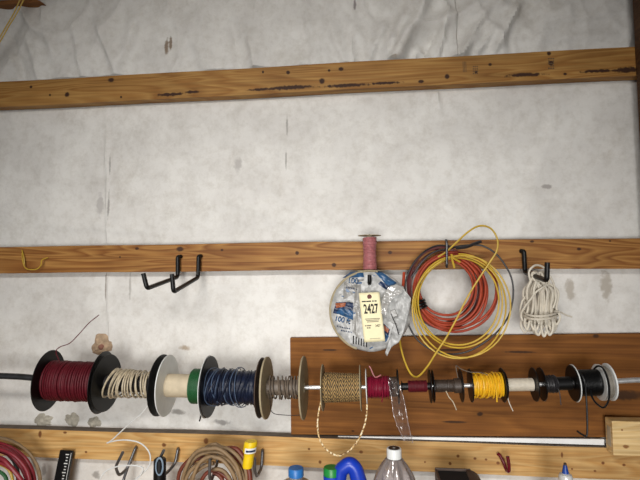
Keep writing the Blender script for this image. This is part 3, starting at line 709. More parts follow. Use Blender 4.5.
for i in range(6): decal([(353+i*2.6, 335.5+i*.9), (354.3+i*2.6, 336+i*.9), (354+i*2.6, 344+i*.7), (352.8+i*2.6, 343.4+i*.7)], M['ink'], 'barcode_bar', .0014, 4)
rr_ = Vector((1, 0, -.06)).normalized(); uu = Vector((.06, 0, 1)).normalized()
P = lambda x, y: at(x, y, c0.y-.038)-c0
textmesh('100 ft', 7.0*k0, M['prblue'], 'printed_length', e, P(342.5, 320), Vector((1, 0, -.22)).normalized(), Vector((.22, 0, 1)).normalized(), .95, .0005, .0026)
textmesh('100', 7.6*k0, M['prblue'], 'printed_length', e, P(353, 281), Vector((1, 0, -.08)).normalized(), Vector((.08, 0, 1)).normalized(), .95, .0004, .0026)
for (x, y, n_) in ((352, 286.5, 7), (343, 325.5, 8), (347, 329.5, 7)):
    for i in range(n_): decal([(x-6+i*1.7, y+i*.35), (x-5+i*1.7, y+i*.35), (x-5+i*1.7, y+1.5+i*.35), (x-6+i*1.7, y+1.5+i*.35)], M['prnavy'], 'small_print', .0014, 2)
dd = P(348, 290); MB().lathe([(front(dd.x, dd.z)-.0016, 0), (front(dd.x, dd.z)-.0016, 2.3*k0), (front(dd.x, dd.z)-.0004, 2.3*k0)], 'Y', (dd.x, 0, dd.z), 20).build('round_print', M['prblue'], e)
# crumpled film flap at right
def crumple(name, poly, Y, amp, mat, parent, origin, seed, n=16, solid=.0005):
    # fan of rings between centre and outline
    cx = sum(p_[0] for p_ in poly)/len(poly); cyy = sum(p_[1] for p_ in poly)/len(poly); m = MB(); pl = []
    for i in range(len(poly)):
        a, c_ = poly[i], poly[(i+1) % len(poly)]
        for j in range(5): pl.append((a[0]+(c_[0]-a[0])*j/5, a[1]+(c_[1]-a[1])*j/5))
    for i in range(n+1):
        t = i/n
        for (x, y) in pl:
            q = at(cx+(x-cx)*t, cyy+(y-cyy)*t, Y)-origin
            q.y += amp*noise.noise(Vector((q.x*60, q.z*60, seed)))+amp*.8*abs(noise.noise(Vector((q.x*35+q.z*50, q.z*10, seed+7))))*2-amp
            m.v.append(tuple(q))
    K = len(pl)
    for i in range(n):
        for k in range(K): m.f.append((i*K+k, i*K+(k+1) % K, (i+1)*K+(k+1) % K, (i+1)*K+k))
    return m.build(name, mat, parent, solid=solid)
crumple('wrap_flap', [(384, 292), (391, 285), (403, 286), (405, 291), (411, 298), (409, 312), (404, 330), (399, 342), (391, 347), (387, 356), (385, 353), (389, 343), (396, 325), (384, 316)], -.108, .006, M['wrap'], e, c0, 3)
crumple('film_knot', [(381, 306), (383, 296), (388, 287), (397, 284), (404, 288), (401, 293), (393, 297), (388, 306), (386, 316), (381, 313)], -.122, .008, M['wrapclear'], e, c0, 11)
tb = [(390, 311), (395, 309), (398, 316), (393, 318)]
crumple('printed_panel', tb, -.1195, .0005, M['wrapgrey'], e, c0, 4, 4)
MB().tube([Vector(q)-c0 for q in pxs([(391, 314, -.125), (396, 325, -.125), (399, 335, -.125)])], .0012, 6).build('fold_line', M['ink'], e)
# lot tag
tg = empty('lot_tag', at(370, 317, -.127), 'cream paper tag numbered 2427 hanging on the wrapped white reel', 'tag')
t0 = Vector(tg.location); kt = ppm(t0)
TQ = [at(358.7, 293, -.124)-t0, at(379.3, 292, -.124)-t0, at(385.2, 341, -.129)-t0, at(364.3, 342.3, -.129)-t0]
def tf(u, v, l=0): 
    p_ = TQ[0]*(1-u)*(1-v)+TQ[1]*u*(1-v)+TQ[2]*u*v+TQ[3]*(1-u)*v
    return p_+Vector((0, -l-.004*math.sin(v*PI)-.0015*math.sin(u*PI), 0))
MB().grid(lambda u, v: tf(u, v), 10, 16).build('card', M['cream'], tg, solid=.0004)
def onTag(u, v): return tf(u, v, .0009)
def tstrip(u0, u1, v0, v1, mat, name): MB().grid(lambda u, v: onTag(u0+(u1-u0)*u, v0+(v1-v0)*v), 4, 2).build(name, mat, tg)
cc = onTag(.5, .085)
MB().lathe([(cc.y, 0), (cc.y, 2.3*kt), (cc.y+.0004, 2.3*kt)], 'Y', (cc.x, 0, cc.z), 24).build('reinforcement_ring', M['maroonink'], tg)
def tagtext(body, size, u, v, mat, name, xs, bold):
    cu = bpy.data.curves.new('t', 'FONT'); cu.body = body; cu.size = size; cu.offset = bold; cu.align_x = 'CENTER'; cu.align_y = 'CENTER'
    t = bpy.data.objects.new('t', cu); C.objects.link(t); bpy.context.view_layer.update()
    me = bpy.data.meshes.new_from_object(t.evaluated_get(bpy.context.evaluated_depsgraph_get())); bpy.data.objects.remove(t)
    W = (TQ[1]-TQ[0]).length; Hh = (TQ[3]-TQ[0]).length
    for vv in me.vertices: vv.co = tf(u+vv.co.x*xs/W, v-vv.co.y/Hh, .0011)
    me.name = name; me.materials.clear(); me.materials.append(mat)
    o = bpy.data.objects.new(name, me); C.objects.link(o); o.parent = tg
    md = o.modifiers.new('s', 'SOLIDIFY'); md.thickness = .0003; md.offset = 0
tagtext('2427', 12.8*kt, .5, .34, M['ink'], 'lot_number', .56, .0009)
for (u0, u1) in ((.1, .3), (.32, .55), (.6, .68), (.72, .82)): tstrip(u0, u1, .165, .19, M['ink'], 'header_print')
for i in range(3): tstrip(.16+.04*i, .88-.04*i, .525+i*.03, .54+i*.03, M['greyink'], 'fine_print')
for (u0, u1, v) in ((.12, .2, .655), (.22, .42, .655), (.2, .28, .70), (.3, .38, .70)): tstrip(u0, u1, v, v+.025, M['greyink'], 'fine_print')
tagtext('2427', 3.2*kt, .74, .68, M['ink'], 'small_lot_number', .8, .0001)
tstrip(.28, .8, .93, .938, M['greyink'], 'fine_print')

# pink vertical spool on top of the reel
a, b2 = at(370, 271.2, -.058), at(370, 235.5, -.058); s_ = ppm(a)
e = empty('wire_spool', a, 'small upright spool of rose pink wire standing on the wrapped white reel', 'wire spool')
hh = b2.z-a.z
def fz(z, r, t=.0016): return MB().lathe([(z, .003), (z, r), (z+t, r), (z+t, .003)], 'Z', n=40, closed=True)
fz(0.001, 14.5*s_).build('flange', M['tan_fl'], e); fz(hh-.001, 11.5*s_).build('flange', M['tan_fl'], e)
MB().lathe([(.002, .003), (.002, 3*s_), (hh-.001, 3*s_), (hh-.001, .003)], 'Z', n=24, closed=True).build('core', M['cardboard'], e)
pts = []; b = MB(); T = 21; rnd = random.Random(4)
b.lathe([(.004, .006), (.004, 5.6*s_), (hh-.006, 5.6*s_), (hh-.006, .006)], 'Z', n=24, closed=True)
for ps in range(2):
    pts = []
    for i in range(T*18+1):
        t = i/(T*18); a_ = 2*PI*T*t*(1 if ps == 0 else -.9)+ps; r_ = (5.9+.8*noise.noise(Vector((i/14, ps*5, 0))))*s_
        r_ *= 1+.05*math.cos(t*2*PI)
        pts.append((r_*math.cos(a_), r_*math.sin(a_), .005+(hh-.012)*(t if ps == 0 else 1-t)+.0012*noise.noise(Vector((i/9, 3, ps)))))
    b.tube(pts, .0026, 6)
b.build('wire', M['pink_wire'], e)
MB().lathe([(-.006, .002), (hh+.004, .002)], 'Z', n=10).build('spindle', M['dsteel'], e)

# ------------------------------------------------------------------ coils on the steel hook
def spiral(keys, seg=44, jit=.5, seed=0, start=90):   # keys: (cx, cy, rx, ry, Y, top_flat)
    out = []
    n = (len(keys)-1)*seg
    for i in range(n+1):
        t = i/seg; k = min(int(t), len(keys)-2); f = t-k
        f2 = f*f*(3-2*f); A, B = keys[k], keys[k+1]
        cx, cyy, rx, ry_, Y = [A[j]*(1-f2)+B[j]*f2 for j in range(5)]
        a = math.radians(start)+2*PI*f
        w1 = jit*noise.noise(Vector((math.cos(a)*1.3+seed, math.sin(a)*1.3, k*3.1+t)))*2
        out.append(at(cx+(rx+w1)*math.cos(a), cyy-(ry_+w1)*math.sin(a), Y+.006*noise.noise(Vector((math.cos(a)*2+k*5, math.sin(a)*2, seed+1)))))
    return out
def loop(l, r, t, b, Y): return ((l+r)/2, (t+b)/2, (r-l)/2, (b-t)/2, Y)
redk = [loop(419, 467, 262, 313, -.045), loop(418, 474, 260, 318, -.055), loop(417, 476.5, 258, 321, -.062), loop(417, 483, 257, 325, -.05), loop(416.5, 486, 256, 326.5, -.06), loop(417, 480, 256, 323, -.07), loop(414, 499, 254, 333, -.05), loop(413, 497, 252, 331, -.044), loop(416, 485, 254, 328, -.05)]
e = empty('cable_coil', at(447, 262, -.05), 'coil of orange red cable hanging inside the yellow coil', 'cable coil', 'coils on the steel hook'); o0 = Vector(e.location)
b = MB().tube([p_-o0 for p_ in spiral(redk, seed=2)], .0038, 9); b.build('cable', M['red_cable'], e)
ma = [loop(407, 470, 249, 322, -.03), loop(409, 476, 247, 324, -.036), loop(411, 480, 250, 327, -.03), loop(406, 484, 252, 330, -.03)]
b = MB().tube([p_-o0 for p_ in spiral(ma, seed=9)], .0034, 8); b.build('maroon_loops', M['maroon_wire'], e)  # darker maroon loops at the back of the coil
MB().tube([p_-o0 for p_ in cr(pxs([(402.5, 289, -.06), (403.5, 281, -.062), (404, 272, -.062)]), 4)], .0042, 8).build('cable_end', M['red_cable'], e)
# black tape on the left of red coil
b = MB()
for i in range(3):
    pth = []
    for k in range(24):
        a_ = 2*PI*k/24; pth.append(at(418.5+5.5*math.cos(a_)+i*1.2, 302+i*3-2*math.cos(a_), -.055-.022*math.sin(a_))-o0)
    b.tube(pth, .004, 6, closed=True)
b.build('black_tape', M['black'], e)
yk = [loop(416, 497, 257, 344, -.085), loop(414, 504, 256, 352, -.09), loop(413, 511.5, 256, 361.5, -.094), loop(413.5, 512, 255, 361, -.088), loop(412, 505, 254, 355, -.092)]
e = empty('cable_coil', at(449, 256, -.09), 'coil of thin yellow cable in wide loops, outermost in front', 'cable coil', 'coils on the steel hook'); o0 = Vector(e.location)
MB().tube([p_-o0 for p_ in spiral(yk[:3]+[yk[4]], seed=5)], .0023, 8).build('cable', M['yellow_cable'], e)
MB().tube([p_-o0 for p_ in cr(pxs([(438, 257, -.088), (446, 252, -.094), (458, 241, -.1), (468, 232, -.104), (479, 226, -.106), (490, 228, -.106), (497, 238, -.106), (497, 250, -.106), (490, 262, -.106), (478, 280, -.105), (467, 298, -.105), (457, 318, -.105), (446, 338, -.105), (436, 353, -.105), (427, 367, -.1), (418, 376.5, -.09), (411, 374, -.08), (405, 362, -.07), (401, 348, -.06), (399, 335, -.045)]), 8)], .0026, 8).build('stray_loop', M['yellow_cable'], e)
MB().tube([p_-o0 for p_ in cr(pxs([(460, 262, -.1), (453.5, 258, -.108), (451.5, 254.5, -.11), (452.5, 261, -.112), (454.5, 268, -.112)]), 6)], .003, 8).build('cable_end', M['yellow_cable'], e)
b = MB()
for (lx, rx_, tp, bt, yy) in ((418, 499, 258, 345, -.08),):
    cx, cyy, ax, ay = (lx+rx_)/2, (tp+bt)/2, (rx_-lx)/2, (bt-tp)/2
    b.tube([at(cx+ax*math.cos(math.radians(t)), cyy-ay*math.sin(math.radians(t)), yy)-o0 for t in range(0, 360, 6)], .0026, 8, closed=True)
b.build('inner_strand', M['yellow_cable'], e)
e = empty('cable_coil', at(455, 246, -.075), 'thin dark grey cable looped around the outside of the red and yellow coils', 'cable coil', 'coils on the steel hook'); o0 = Vector(e.location)
MB().tube([p_-o0 for p_ in cr(pxs([(480, 242, -.07), (476, 243.5, -.075), (468, 246.5, -.078), (460, 248, -.08), (448, 246, -.08), (436, 246, -.075), (424, 252, -.06), (413, 264, -.05), (406, 280, -.045), (405, 300, -.04), (407, 320, -.04), (416, 338, -.045), (430, 349, -.05), (448, 354, -.055), (466, 352, -.06), (482, 344, -.065), (497, 332, -.07), (508, 317, -.075), (513, 298, -.08), (512, 280, -.08), (505, 265, -.08), (495, 253, -.078), (483, 246, -.075), (472, 245, -.072), (460, 246, -.07), (448, 249, -.06), (434, 252, -.05), (422, 262, -.04), (411, 278, -.035)]), 7)], .0026, 8).build('cable', M['dark_wire'], e)
MB().tube([p_-o0 for p_ in cr(pxs([(481, 241.5, -.075), (474, 244, -.08), (466, 247, -.084), (456, 248, -.084)]), 5)], .0045, 8).build('plug_end', M['dark_wire'], e)

# white cord bundle
e = empty('cord_bundle', at(541, 275, -.08), 'bundle of white cord tied in the middle, hung on a black hook', 'cord', None); o0 = Vector(e.location)
b = MB(); rnd = random.Random(11)
for i in range(17):
    tx = 533+rnd.random()*14; bx = 525+i*1.95+rnd.uniform(-1.5, 1.5); bot = 322+rnd.random()*11+4*math.sin(i/16*PI); Y = -.045-.07*rnd.random(); w_ = 2+rnd.random()*4.5
    top = 271+rnd.random()*6
    mx_ = 541+(bx-541)*.75
    pts = [(tx-2, top+3, Y), (tx, top, Y), (tx+2, top+3, Y), (mx_+w_+1, 290, Y-.01), (mx_+w_, 308, Y), (bx+w_, bot-8, Y), (bx, bot, Y), (bx-w_, bot-8, Y), (mx_-w_, 308, Y+.008), (mx_-w_-1, 290, Y)]
    b.tube(cr(pxs(pts), 7, True), .0033, 8, closed=True)
for (pts) in ([(531, 283, -.1), (529, 272, -.1), (535, 265.5, -.1), (543, 267, -.1), (548, 274, -.1), (545, 285, -.11), (536, 292, -.11), (530, 300, -.11), (524, 308, -.1), (521, 315, -.09), (524, 322, -.09), (531, 324, -.09)],
              [(527, 295, -.08), (522, 302, -.08), (520.5, 313, -.08), (524, 320, -.08), (530, 318, -.08)],
              [(550, 276, -.1), (554, 285, -.1), (556, 298, -.1), (553, 308, -.1)]):
    b.tube(cr(pxs(pts), 7), .0029, 8)
for v in range(len(b.v)): b.v[v] = tuple(Vector(b.v[v])-o0)
b.build('loops', M['white_wire'], e)
b = MB()
for dy in (0, 3.2):
    pth = []
    for k in range(28):
        a_ = 2*PI*k/28; pth.append(at(541+16.5*math.cos(a_), 312+dy-2.6*math.sin(a_)+2.2*math.sin(a_*.5)*(-math.sin(a_)), -.083+.05*math.sin(a_)-.0)-o0)
    b.tube(pth, .0029, 8, closed=True)
b.build('tie_wrap', M['white_wire'], e)
MB().tube([p_-o0 for p_ in cr(pxs([(555, 311, -.1), (560, 312, -.09), (566, 315, -.08), (572, 317, -.075)]), 6)], .0022, 8).build('cord_end', M['white_wire'], e)

# ------------------------------------------------------------------ yellow wire bits
o = MB().tube(cr(pxs([(22, 253, -.003), (23, 262, -.014), (25.5, 268, -.016), (30, 269.5, -.018), (37, 269, -.018), (41, 265, -.018), (42, 260, -.016), (48, 257.5, -.004)]), 8), .0017, 7)
o.tube(cr(pxs([(22, 250, -.003), (24, 258, -.01), (24.5, 266, -.012)]), 6), .0017, 7)
tag(o.build('wire_scrap', M['yellow_cable']), 'short bent yellow wire scrap on the middle board at the far left', 'wire')
a = MB().tube(cr(pxs([(27, -12, -.03), (20, 0, -.03), (14, 13, -.03), (7, 25, -.03), (0, 37, -.03), (-14, 60, -.03)]), 6), .0022, 7)
a.tube(cr(pxs([(29, -12, -.034), (23.5, 0, -.034), (17, 13, -.034), (9, 26, -.034), (1, 40, -.034), (-13, 62, -.034)]), 6), .0022, 7)
tag(a.build('rope', M['yellow_cable']), 'doubled yellow rope slanting across the top left corner', 'rope')

# ------------------------------------------------------------------ foam patches
def foam(px, py, rx, ry_, mat, label, seed, depth=.012):
    o_ = at(px, py, YW); k = ppm(o_); b = MB(); nu, nv = 10, 36
    for i in range(nu+1):
        t = i/nu
        for j in range(nv):
            a_ = 2*PI*j/nv; q = 1+.3*noise.noise(Vector((math.cos(a_)*1.3, math.sin(a_)*1.3, seed)))+.22*noise.noise(Vector((math.cos(a_)*5, math.sin(a_)*5, seed+3)))+(.25*math.sin(a_)**3*(seed == 1))
            x, z = rx*k*q*t*math.cos(a_), ry_*k*q*t*math.sin(a_)
            y = -depth*(1-t**2.5)*(1+.6*noise.noise(Vector((x*90, z*90, seed))))+.003
            b.v.append((x, y, z))
    for i in range(nu):
        for j in range(nv): b.f.append((i*nv+j, i*nv+(j+1) % nv, (i+1)*nv+(j+1) % nv, (i+1)*nv+j))
    o = b.build('foam_patch', mat); o.location = o_; tag(o, label, 'foam patch', 'foam patches on the wall sheeting')
    return o
f1 = foam(102.5, 347, 12, 11.5, M['foam_tan'], 'tan foam lump on the wall just above the dark red spool', 1, .02)
b = MB(); k = ppm(at(103, 347, YW))
b.lathe([(-.0225, 0), (-.0215, 1.2*k), (-.018, 2.4*k), (-.012, 3.4*k)], 'Y', (.003, 0, .002), 14).build('rusty_centre', plain('rusty_foam_core', (134, 92, 78), .9, var=.3), f1)
foam(43, 420, 11, 7, M['foam_grey'], 'stained grey foam patch directly beneath the left flange of the red spool', 2, .008)
foam(72, 419, 9, 7, M['foam_grey'], 'grey foam patch on the wall, middle of the three under the red spool', 3, .008)
foam(94, 422, 8, 6, M['foam_grey'], 'grey foam patch on the wall, right of the three under the red spool', 4, .008)

# ------------------------------------------------------------------ lower left objects
e = empty('cable_coil', at(-6, 465, -.09), 'coil of crimson and tan cables hanging at the bottom left edge', 'cable coil', 'cable coils on the lowest board'); o0 = Vector(e.location)
ck = [loop(-44, 24, 455, 528, -.08), loop(-46, 28, 450, 528, -.09), loop(-48, 32, 446, 528, -.1), loop(-48, 35, 443, 528, -.085), loop(-46, 30, 448, 528, -.11), loop(-44, 21, 461, 522, -.105)]
MB().tube([p_-o0 for p_ in spiral(ck, seed=4)], .0058, 9).build('red_cable', M['jumper_red'], e)
ck = [loop(-50, 38, 439, 528, -.08), loop(-52, 40, 437, 528, -.07), loop(-52, 41, 438, 528, -.085)]
MB().tube([p_-o0 for p_ in spiral(ck, seed=6)], .0038, 8).build('tan_cable', M['brown_cord'], e)
MB().tube([p_-o0 for p_ in cr(pxs([(-20, 456, -.12), (0, 458, -.125), (10, 466, -.125), (20, 478, -.12), (28, 490, -.11)]), 6)], .006, 8).build('crossing_cable', M['jumper_red'], e)
MB().tube([p_-o0 for p_ in cr(pxs([(-8, 468, -.1), (3, 474, -.1), (7, 482, -.1), (8, 495, -.1)]), 6)], .005, 8).build('green_strand', plain('green_strand', (40, 96, 52), .5), e)
MB().tube([p_-o0 for p_ in cr(pxs([(-10, 462, -.1), (4, 466, -.1), (11, 474, -.1), (14, 490, -.1)]), 6)], .004, 8).build('yellow_strand', M['yellow_cable'], e)
MB().tube([p_-o0 for p_ in cr(pxs([(-30, 452, -.06), (-5, 449, -.06), (12, 458, -.06), (18, 475, -.06), (16, 495, -.06)]), 6)], .006, 8).build('dark_strand', M['dark_wire'], e)
# black ruler-like tool
A = [at(61, 449.5, -.012), at(74.3, 450.3, -.012), at(68, 486, -.03), at(54, 485, -.03)]
A[2] = at(64, 505, -.028); A[3] = at(50, 505, -.028)
t = empty('steel_square', A[0], 'flat black square edged tool with a white printed scale hanging by the red coil', 'tool'); o0 = Vector(A[0])
n_ = Vector((0, -.006, 0))
b = MB().hexa([A[3]-o0, A[2]-o0, A[1]-o0, A[0]-o0, A[3]-o0+n_, A[2]-o0+n_, A[1]-o0+n_, A[0]-o0+n_]); b.build('blade', M['black'], t, smooth=False, bevel=.0015)
b = MB()
def tp(u, v): return A[0]*(1-u)*(1-v)+A[1]*u*(1-v)+A[2]*u*v+A[3]*(1-u)*v-o0+Vector((0, -.0068, 0))
for i in range(16):
    v = .06+i*.055; u0, u1 = (.58, .72) if i % 3 else (.5, .76)
    b.hexa([tp(u0, v), tp(u1, v), tp(u1, v+.018), tp(u0, v+.018)]+[q+Vector((0, .0006, 0)) for q in (tp(u0, v), tp(u1, v), tp(u1, v+.018), tp(u0, v+.018))])
b.hexa([tp(.88, .04), tp(.91, .04), tp(.91, .98), tp(.88, .98)]+[q+Vector((0, .0006, 0)) for q in (tp(.88, .04), tp(.91, .04), tp(.91, .98), tp(.88, .98))])
b.build('scale_marks', M['white_pl'], t, smooth=False)
MB().lathe([(0, 0), (-.009, .002), (-.011, .003), (-.012, 0)], 'Y', (.02, .008, -.008), 12).build('nail', M['dsteel'], t)
# black handled tool
a = at(160, 458, -.092); k = ppm(a)
t = empty('hand_tool', a, 'black handled tool hanging from a steel hook left of the tan coil', 'tool'); 
MB().lathe([(.0, .004), (.0, 4.6*k), (-.004, 6*k), (-.06, 6.2*k), (-.13, 5.6*k), (-.135, .004)], 'Z', n=24, closed=True).build('grip', M['black'], t)
b = MB(); b.tube([(0+.0105*math.cos(2*PI*q/28), .004, -.018+.024*math.sin(2*PI*q/28)) for q in range(28)], .0028, 8, closed=True)
for i in range(len(b.v)): b.v[i] = (b.v[i][0]+.006, b.v[i][1]-.02, b.v[i][2])
b.build('hanging_ring', plain('blue_grey_ring', (120, 140, 158), .45), t)
# tan and rust cord coil
e = empty('cord_coil', at(213, 462, -.1), 'thick coil of tan cord over rust brown cord hanging from the lowest board', 'cord coil', 'cable coils on the lowest board'); o0 = Vector(e.location)
tk = [loop(189, 239, 463, 528, -.1), loop(186, 243, 457, 528, -.115), loop(189, 236, 458, 528, -.125), loop(183, 245, 452, 528, -.105), loop(181, 241, 449, 528, -.12), loop(185, 247, 446, 528, -.1), loop(192, 233, 468, 528, -.11)]
MB().tube([p_-o0 for p_ in spiral(tk, jit=1.6, seed=12)], .0056, 9).build('tan_cord', M['brown_cord'], e)
tk = [loop(178, 240, 450, 528, -.075), loop(182, 246, 448, 528, -.07), loop(180, 236, 456, 528, -.085), loop(196, 232, 470, 528, -.085), loop(200, 226, 474, 528, -.09)]
MB().tube([p_-o0 for p_ in spiral(tk, jit=1.6, seed=14)], .0056, 9).build('rust_cord', M['rust_cord'], e)
MB().tube([p_-o0 for p_ in cr(pxs([(226, 449, -.08), (236, 449, -.085), (243, 457, -.09), (248, 467, -.1), (250, 478, -.105), (250, 500, -.11), (244, 522, -.11)]), 6)], .0075, 10).build('lead_cable', M['rust_cord'], e)
# yellow connector (end of the rust cord)
a, b2 = at(251, 441, -.105), at(247.5, 467.5, -.105); k = ppm(a)*1.1; ax = (b2-a); ln = ax.length
cn = [(0, 5.2), (.04, 5.9), (.12, 6.1), (.38, 6.0), (.46, 5.0), (.6, 4.6), (.9, 4.8), (1.0, 4.2)]
t = bpy.data.objects.new('yellow_connector', None); C.objects.link(t); t.parent = e; t.location = a-o0
t.rotation_euler = (0, math.atan2(ax.x, ax.z)-PI, 0) if False else (0, 0, 0)
cb = MB(); seg = 24
for (f, r_) in cn:
    c_ = ax*f
    for q in range(seg):
        w1 = 1+.03*(q % 2)*(f > .5)
        cb.v.append((c_.x+r_*k*w1*math.cos(2*PI*q/seg), c_.y+r_*k*w1*math.sin(2*PI*q/seg), c_.z))
for i in range(len(cn)-1):
    for q in range(seg): cb.f.append((i*seg+q, i*seg+(q+1) % seg, (i+1)*seg+(q+1) % seg, (i+1)*seg+q))
cb.f.append(tuple(range(seg))); cb.f.append(tuple((len(cn)-1)*seg+q for q in range(seg)))
cb.build('plug_body', M['yplug'], t)
def wrapl(u, v, l=1.04): 
    c_ = ax*(.2+.2*v); an = -PI/2+(u-.35)*1.9+.1; return Vector((c_.x+6.1*k*l*math.cos(an), c_.y+6.1*k*l*math.sin(an), c_.z))
MB().grid(lambda u, v: wrapl(u, v), 10, 3).build('plug_label', M['white_pl'], t)
MB().grid(lambda u, v: wrapl(.12+.76*u, .35+.35*v, 1.07), 8, 2).build('label_print', M['prnavy'], t)

# ------------------------------------------------------------------ jugs and bottles on the bench
def seat(px, py, Y): p_ = at(px, py, Y); return p_, ppm(p_)
def cap_profile(r, h, z0): return [(z0, r*.6), (z0, r), (z0+h*.9, r), (z0+h, r*.9), (z0+h, 0)]
def ribbed(name, r, h, z0, mat, par, o=(0, 0, 0)):
    b = MB(); n = 48
    for (z, s__) in ((z0, 1), (z0+h*.9, 1), (z0+h, .92)):
        for q in range(n):
            rr = r*s__*(1+.03*(q % 2)); b.v.append((o[0]+rr*math.cos(2*PI*q/n), o[1]+rr*math.sin(2*PI*q/n), z))
    for i in range(2):
        for q in range(n): b.f.append((i*n+q, i*n+(q+1) % n, (i+1)*n+(q+1) % n, (i+1)*n+q))
    b.f.append(tuple(range(n))); b.f.append(tuple(2*n+q for q in range(n)))
    return b.build(name, mat, par)
# jug 1: blue cap, cloudy body
p_, k = seat(296, 468, -.2)
h = p_.z-BT
e = empty('jug', (p_.x, p_.y, BT), 'cloudy plastic jug with a flat blue cap', 'jug', 'jugs on the workbench')
MB().lathe([(0, 0), (0, .05), (.004, .056), (h*.62, .057), (h*.78, .05), (h*.86, .036), (h-.026, .0175), (h-.014, .0165)], 'Z', n=40).build('body', M['jugclear'], e)
ribbed('cap', 7.4*k, .021, h-.02, M['capblue'], e)
# jug 2: blue, green cap, handle
p_, k = seat(331.5, 467, -.2); h = p_.z-BT
e = empty('jug', (p_.x, p_.y, BT), 'bright blue plastic jug with green cap and looped handle', 'jug', 'jugs on the workbench')
b = MB(); secs = [(0, .055, .04, .035), (.01, .058, .044, .035), (h*.55, .058, .044, .035), (h*.72, .052, .04, .03), (h*.85, .03, .028, .012), (h-.036, .0215, .0215, 0), (h-.02, .0215, .0215, 0)]
n = 36
for (z, rx, ry_, ox) in secs:
    for q in range(n):
        a_ = 2*PI*q/n; ca, sa = math.cos(a_), math.sin(a_)
        b.v.append((ox+rx*math.copysign(abs(ca)**.75, ca), ry_*math.copysign(abs(sa)**.75, sa), z))
for i in range(len(secs)-1):
    for q in range(n): b.f.append((i*n+q, i*n+(q+1) % n, (i+1)*n+(q+1) % n, (i+1)*n+q))
b.f.append(tuple(range(n))); b.f.append(tuple((len(secs)-1)*n+q for q in range(n)))
b.build('body', M['bluepl'], e)
o0 = Vector((p_.x, p_.y, BT))
hp = [q-o0 for q in pxs([(339, 484, -.2), (340.5, 472, -.2), (344, 467.5, -.2), (350, 464.5, -.2), (355, 469, -.2), (358, 478, -.2), (361, 490, -.2), (362, 502, -.2)])]
MB().tube(cr(hp, 7), lambda t: .0185+.004*t, 14, rz=.95).build('handle', M['bluepl'], e)
ribbed('cap', 7.9*k, .029, h-.029, M['capgreen'], e)
# jug 3: clear, white cap
p_, k = seat(394, 448, -.2); h = p_.z-BT
e = empty('jug', (p_.x, p_.y, BT), 'clear empty faceted jug with a white cap, tallest on the bench', 'jug', 'jugs on the workbench')
b = MB(); n = 64
for (z, r_, fl) in ((0, .05, 0), (.004, .056, 0), (h*.45, .058, .02), (h*.62, .0575, .05), (h*.72, .053, .09), (h*.80, .044, .1), (h*.87, .032, .08), (h*.92, .021, .03), (h-.026, .0175, 0), (h-.012, .0175, 0)):
    for q in range(n):
        a_ = 2*PI*q/n; rr = r_*(1+fl*math.cos(a_*9)); b.v.append((rr*math.cos(a_), rr*math.sin(a_), z))
for i in range(9):
    for q in range(n): b.f.append((i*n+q, i*n+(q+1) % n, (i+1)*n+(q+1) % n, (i+1)*n+q))
b.f.append(tuple(range(n)))
b.build('body', M['jugclear'], e)
ribbed('cap', 7.2*k, .024, h-.024, M['white_pl'], e)
MB().lathe([(h-.0002, .004), (h-.0002, 5.6*k), (h+.0006, 5.6*k), (h+.0006, .004)], 'Z', n=24, closed=True).build('cap_dark_ring', M['dsteel'], e)  # flat dark ring on the cap top, stands in for a shaded hollow
# glue bottle
p_, k = seat(565, 462.5, -.17); h = p_.z-BT
e = empty('glue_bottle', (p_.x, p_.y, BT), 'slim cloudy glue bottle with a blue nozzle cap at the bottom right', 'bottle')
MB().lathe([(0, 0), (0, .0155), (.003, .0175), (h*.84, .0175), (h-.034, .0165), (h-.029, .0145), (h-.027, .009), (h-.026, .008)], 'Z', n=36).build('body', M['glue'], e)
MB().lathe([(h-.028, .0085), (h-.026, .0085), (h-.006, .0042), (h-.005, 0)], 'Z', n=20).build('nozzle_cap', plain('navy_cap', (24, 62, 140), .4), e)
MB().lathe([(h-.0065, .0038), (h-.001, .0034), (h, 0)], 'Z', n=14).build('nozzle_tip', M['brown_fl'], e)
# leather pouch
a = at(435, 468, -.15); b2 = at(467, 468, -.15); z1 = a.z; x0, x1 = a.x, b2.x
e = empty('tool_pouch', ((x0+x1)/2+.02, -.13, BT), 'dark brown leather tool pouch with an open black mouth', 'pouch'); o0 = Vector(e.location)
hz = z1-BT; xa, xb = x0-o0.x, x1-o0.x; T = .006
b = MB()
b.box(xa, xb+.01, -.02, -.02+T, 0, hz)             # back panel
b.box(xa, xa+T, -.09, -.02, 0, hz-.002)            # left side
b.box(xa, xb+.01, -.09, -.09+T, 0, hz-.04)         # lower front
b.box(xa, xb+.01, -.09, -.02, 0, .006)
b.build('pocket', M['leather'], e, smooth=False, bevel=.002)
MB().box(xa+T+.0005, xb-.004, -.083, -.0205, .01, hz-.006).build('dark_inside', plain('dark_inside_fill', (14, 14, 15), .8), e, smooth=False)  # solid black block stands in for the dark inside of the pocket
xc = at(482, 475, -.17).x-o0.x
n = 12; b = MB()
prof = [(xb-.004, 0), (xb-.004, hz-.001)]+[(xb+.002+(xc-xb-.002)*math.sin(i/8*PI/2), hz-.001-.03*(1-math.cos(i/8*PI/2))) for i in range(9)]+[(xc+.004, 0)]
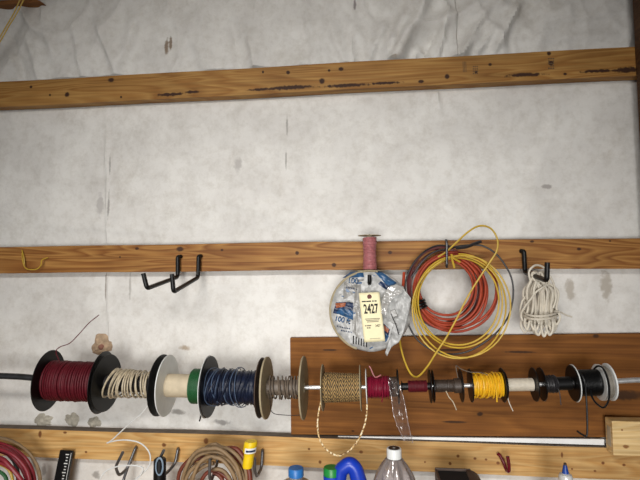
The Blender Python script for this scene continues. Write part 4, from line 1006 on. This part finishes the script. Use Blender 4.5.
for y in (-.1, -.018):
    for (x, z) in prof: b.v.append((x, y, z))
m_ = len(prof)
for i in range(m_): b.f.append((i, (i+1) % m_, m_+(i+1) % m_, m_+i))
b.f.append(tuple(range(m_))); b.f.append(tuple(m_+i for i in reversed(range(m_))))
b.build('side_pocket', M['leather'], e, bevel=.003)
MB().tube([(xb+.008+(xc-xb-.008)*math.sin(i/8*PI/2)*.7, -.1015, hz-.006-.03*(1-math.cos(i/8*PI/2))) for i in range(9)]+[(xc-.006, -.1015, 0.01)], .0012, 6).build('stitching', M['black'], e)

# ------------------------------------------------------------------ light
def area(name, loc, tgt, sx, sy_, pw, col):
    l = bpy.data.lights.new(name, 'AREA'); l.shape = 'RECTANGLE'; l.size = sx; l.size_y = sy_; l.energy = pw; l.color = col
    o = bpy.data.objects.new(name, l); C.objects.link(o); o.location = loc
    o.rotation_euler = (Vector(tgt)-Vector(loc)).to_track_quat('-Z', 'Y').to_euler(); return o
lm = area('ceiling_lamp', (-.5, -2.1, Z1-.06), (-.32, 0, 1.08), .8, .25, 14.5, (1, .965, .93)); lm.data.spread = math.radians(88)
dl = area('front_fill', (-.1, -3.5, 1.0), (-.1, 0, .95), 1.5, 1.0, 19.5, (1, .985, .96)); dl.data.spread = math.radians(62)  # added soft frontal fill behind the camera, lifts the wall below the spools
wd = bpy.data.worlds.new('world'); bpy.context.scene.world = wd; wd.use_nodes = True
bg = wd.node_tree.nodes['Background']; bg.inputs['Color'].default_value = (.95, .97, 1, 1); bg.inputs['Strength'].default_value = .2

# ------------------------------------------------------------------ camera
cam = bpy.data.cameras.new('camera'); co = bpy.data.objects.new('camera', cam); C.objects.link(co)
cam.sensor_width = 36; cam.lens = 27; cam.clip_start = .02
m = Matrix((RT, UP, -FW)).transposed().to_4x4(); m.translation = CAM; co.matrix_world = m
S = bpy.context.scene; S.camera = co
S.view_settings.view_transform = 'Standard'; S.view_settings.look = 'None'; S.view_settings.gamma = 1; S.view_settings.exposure = -.66
S.view_settings.use_curve_mapping = False
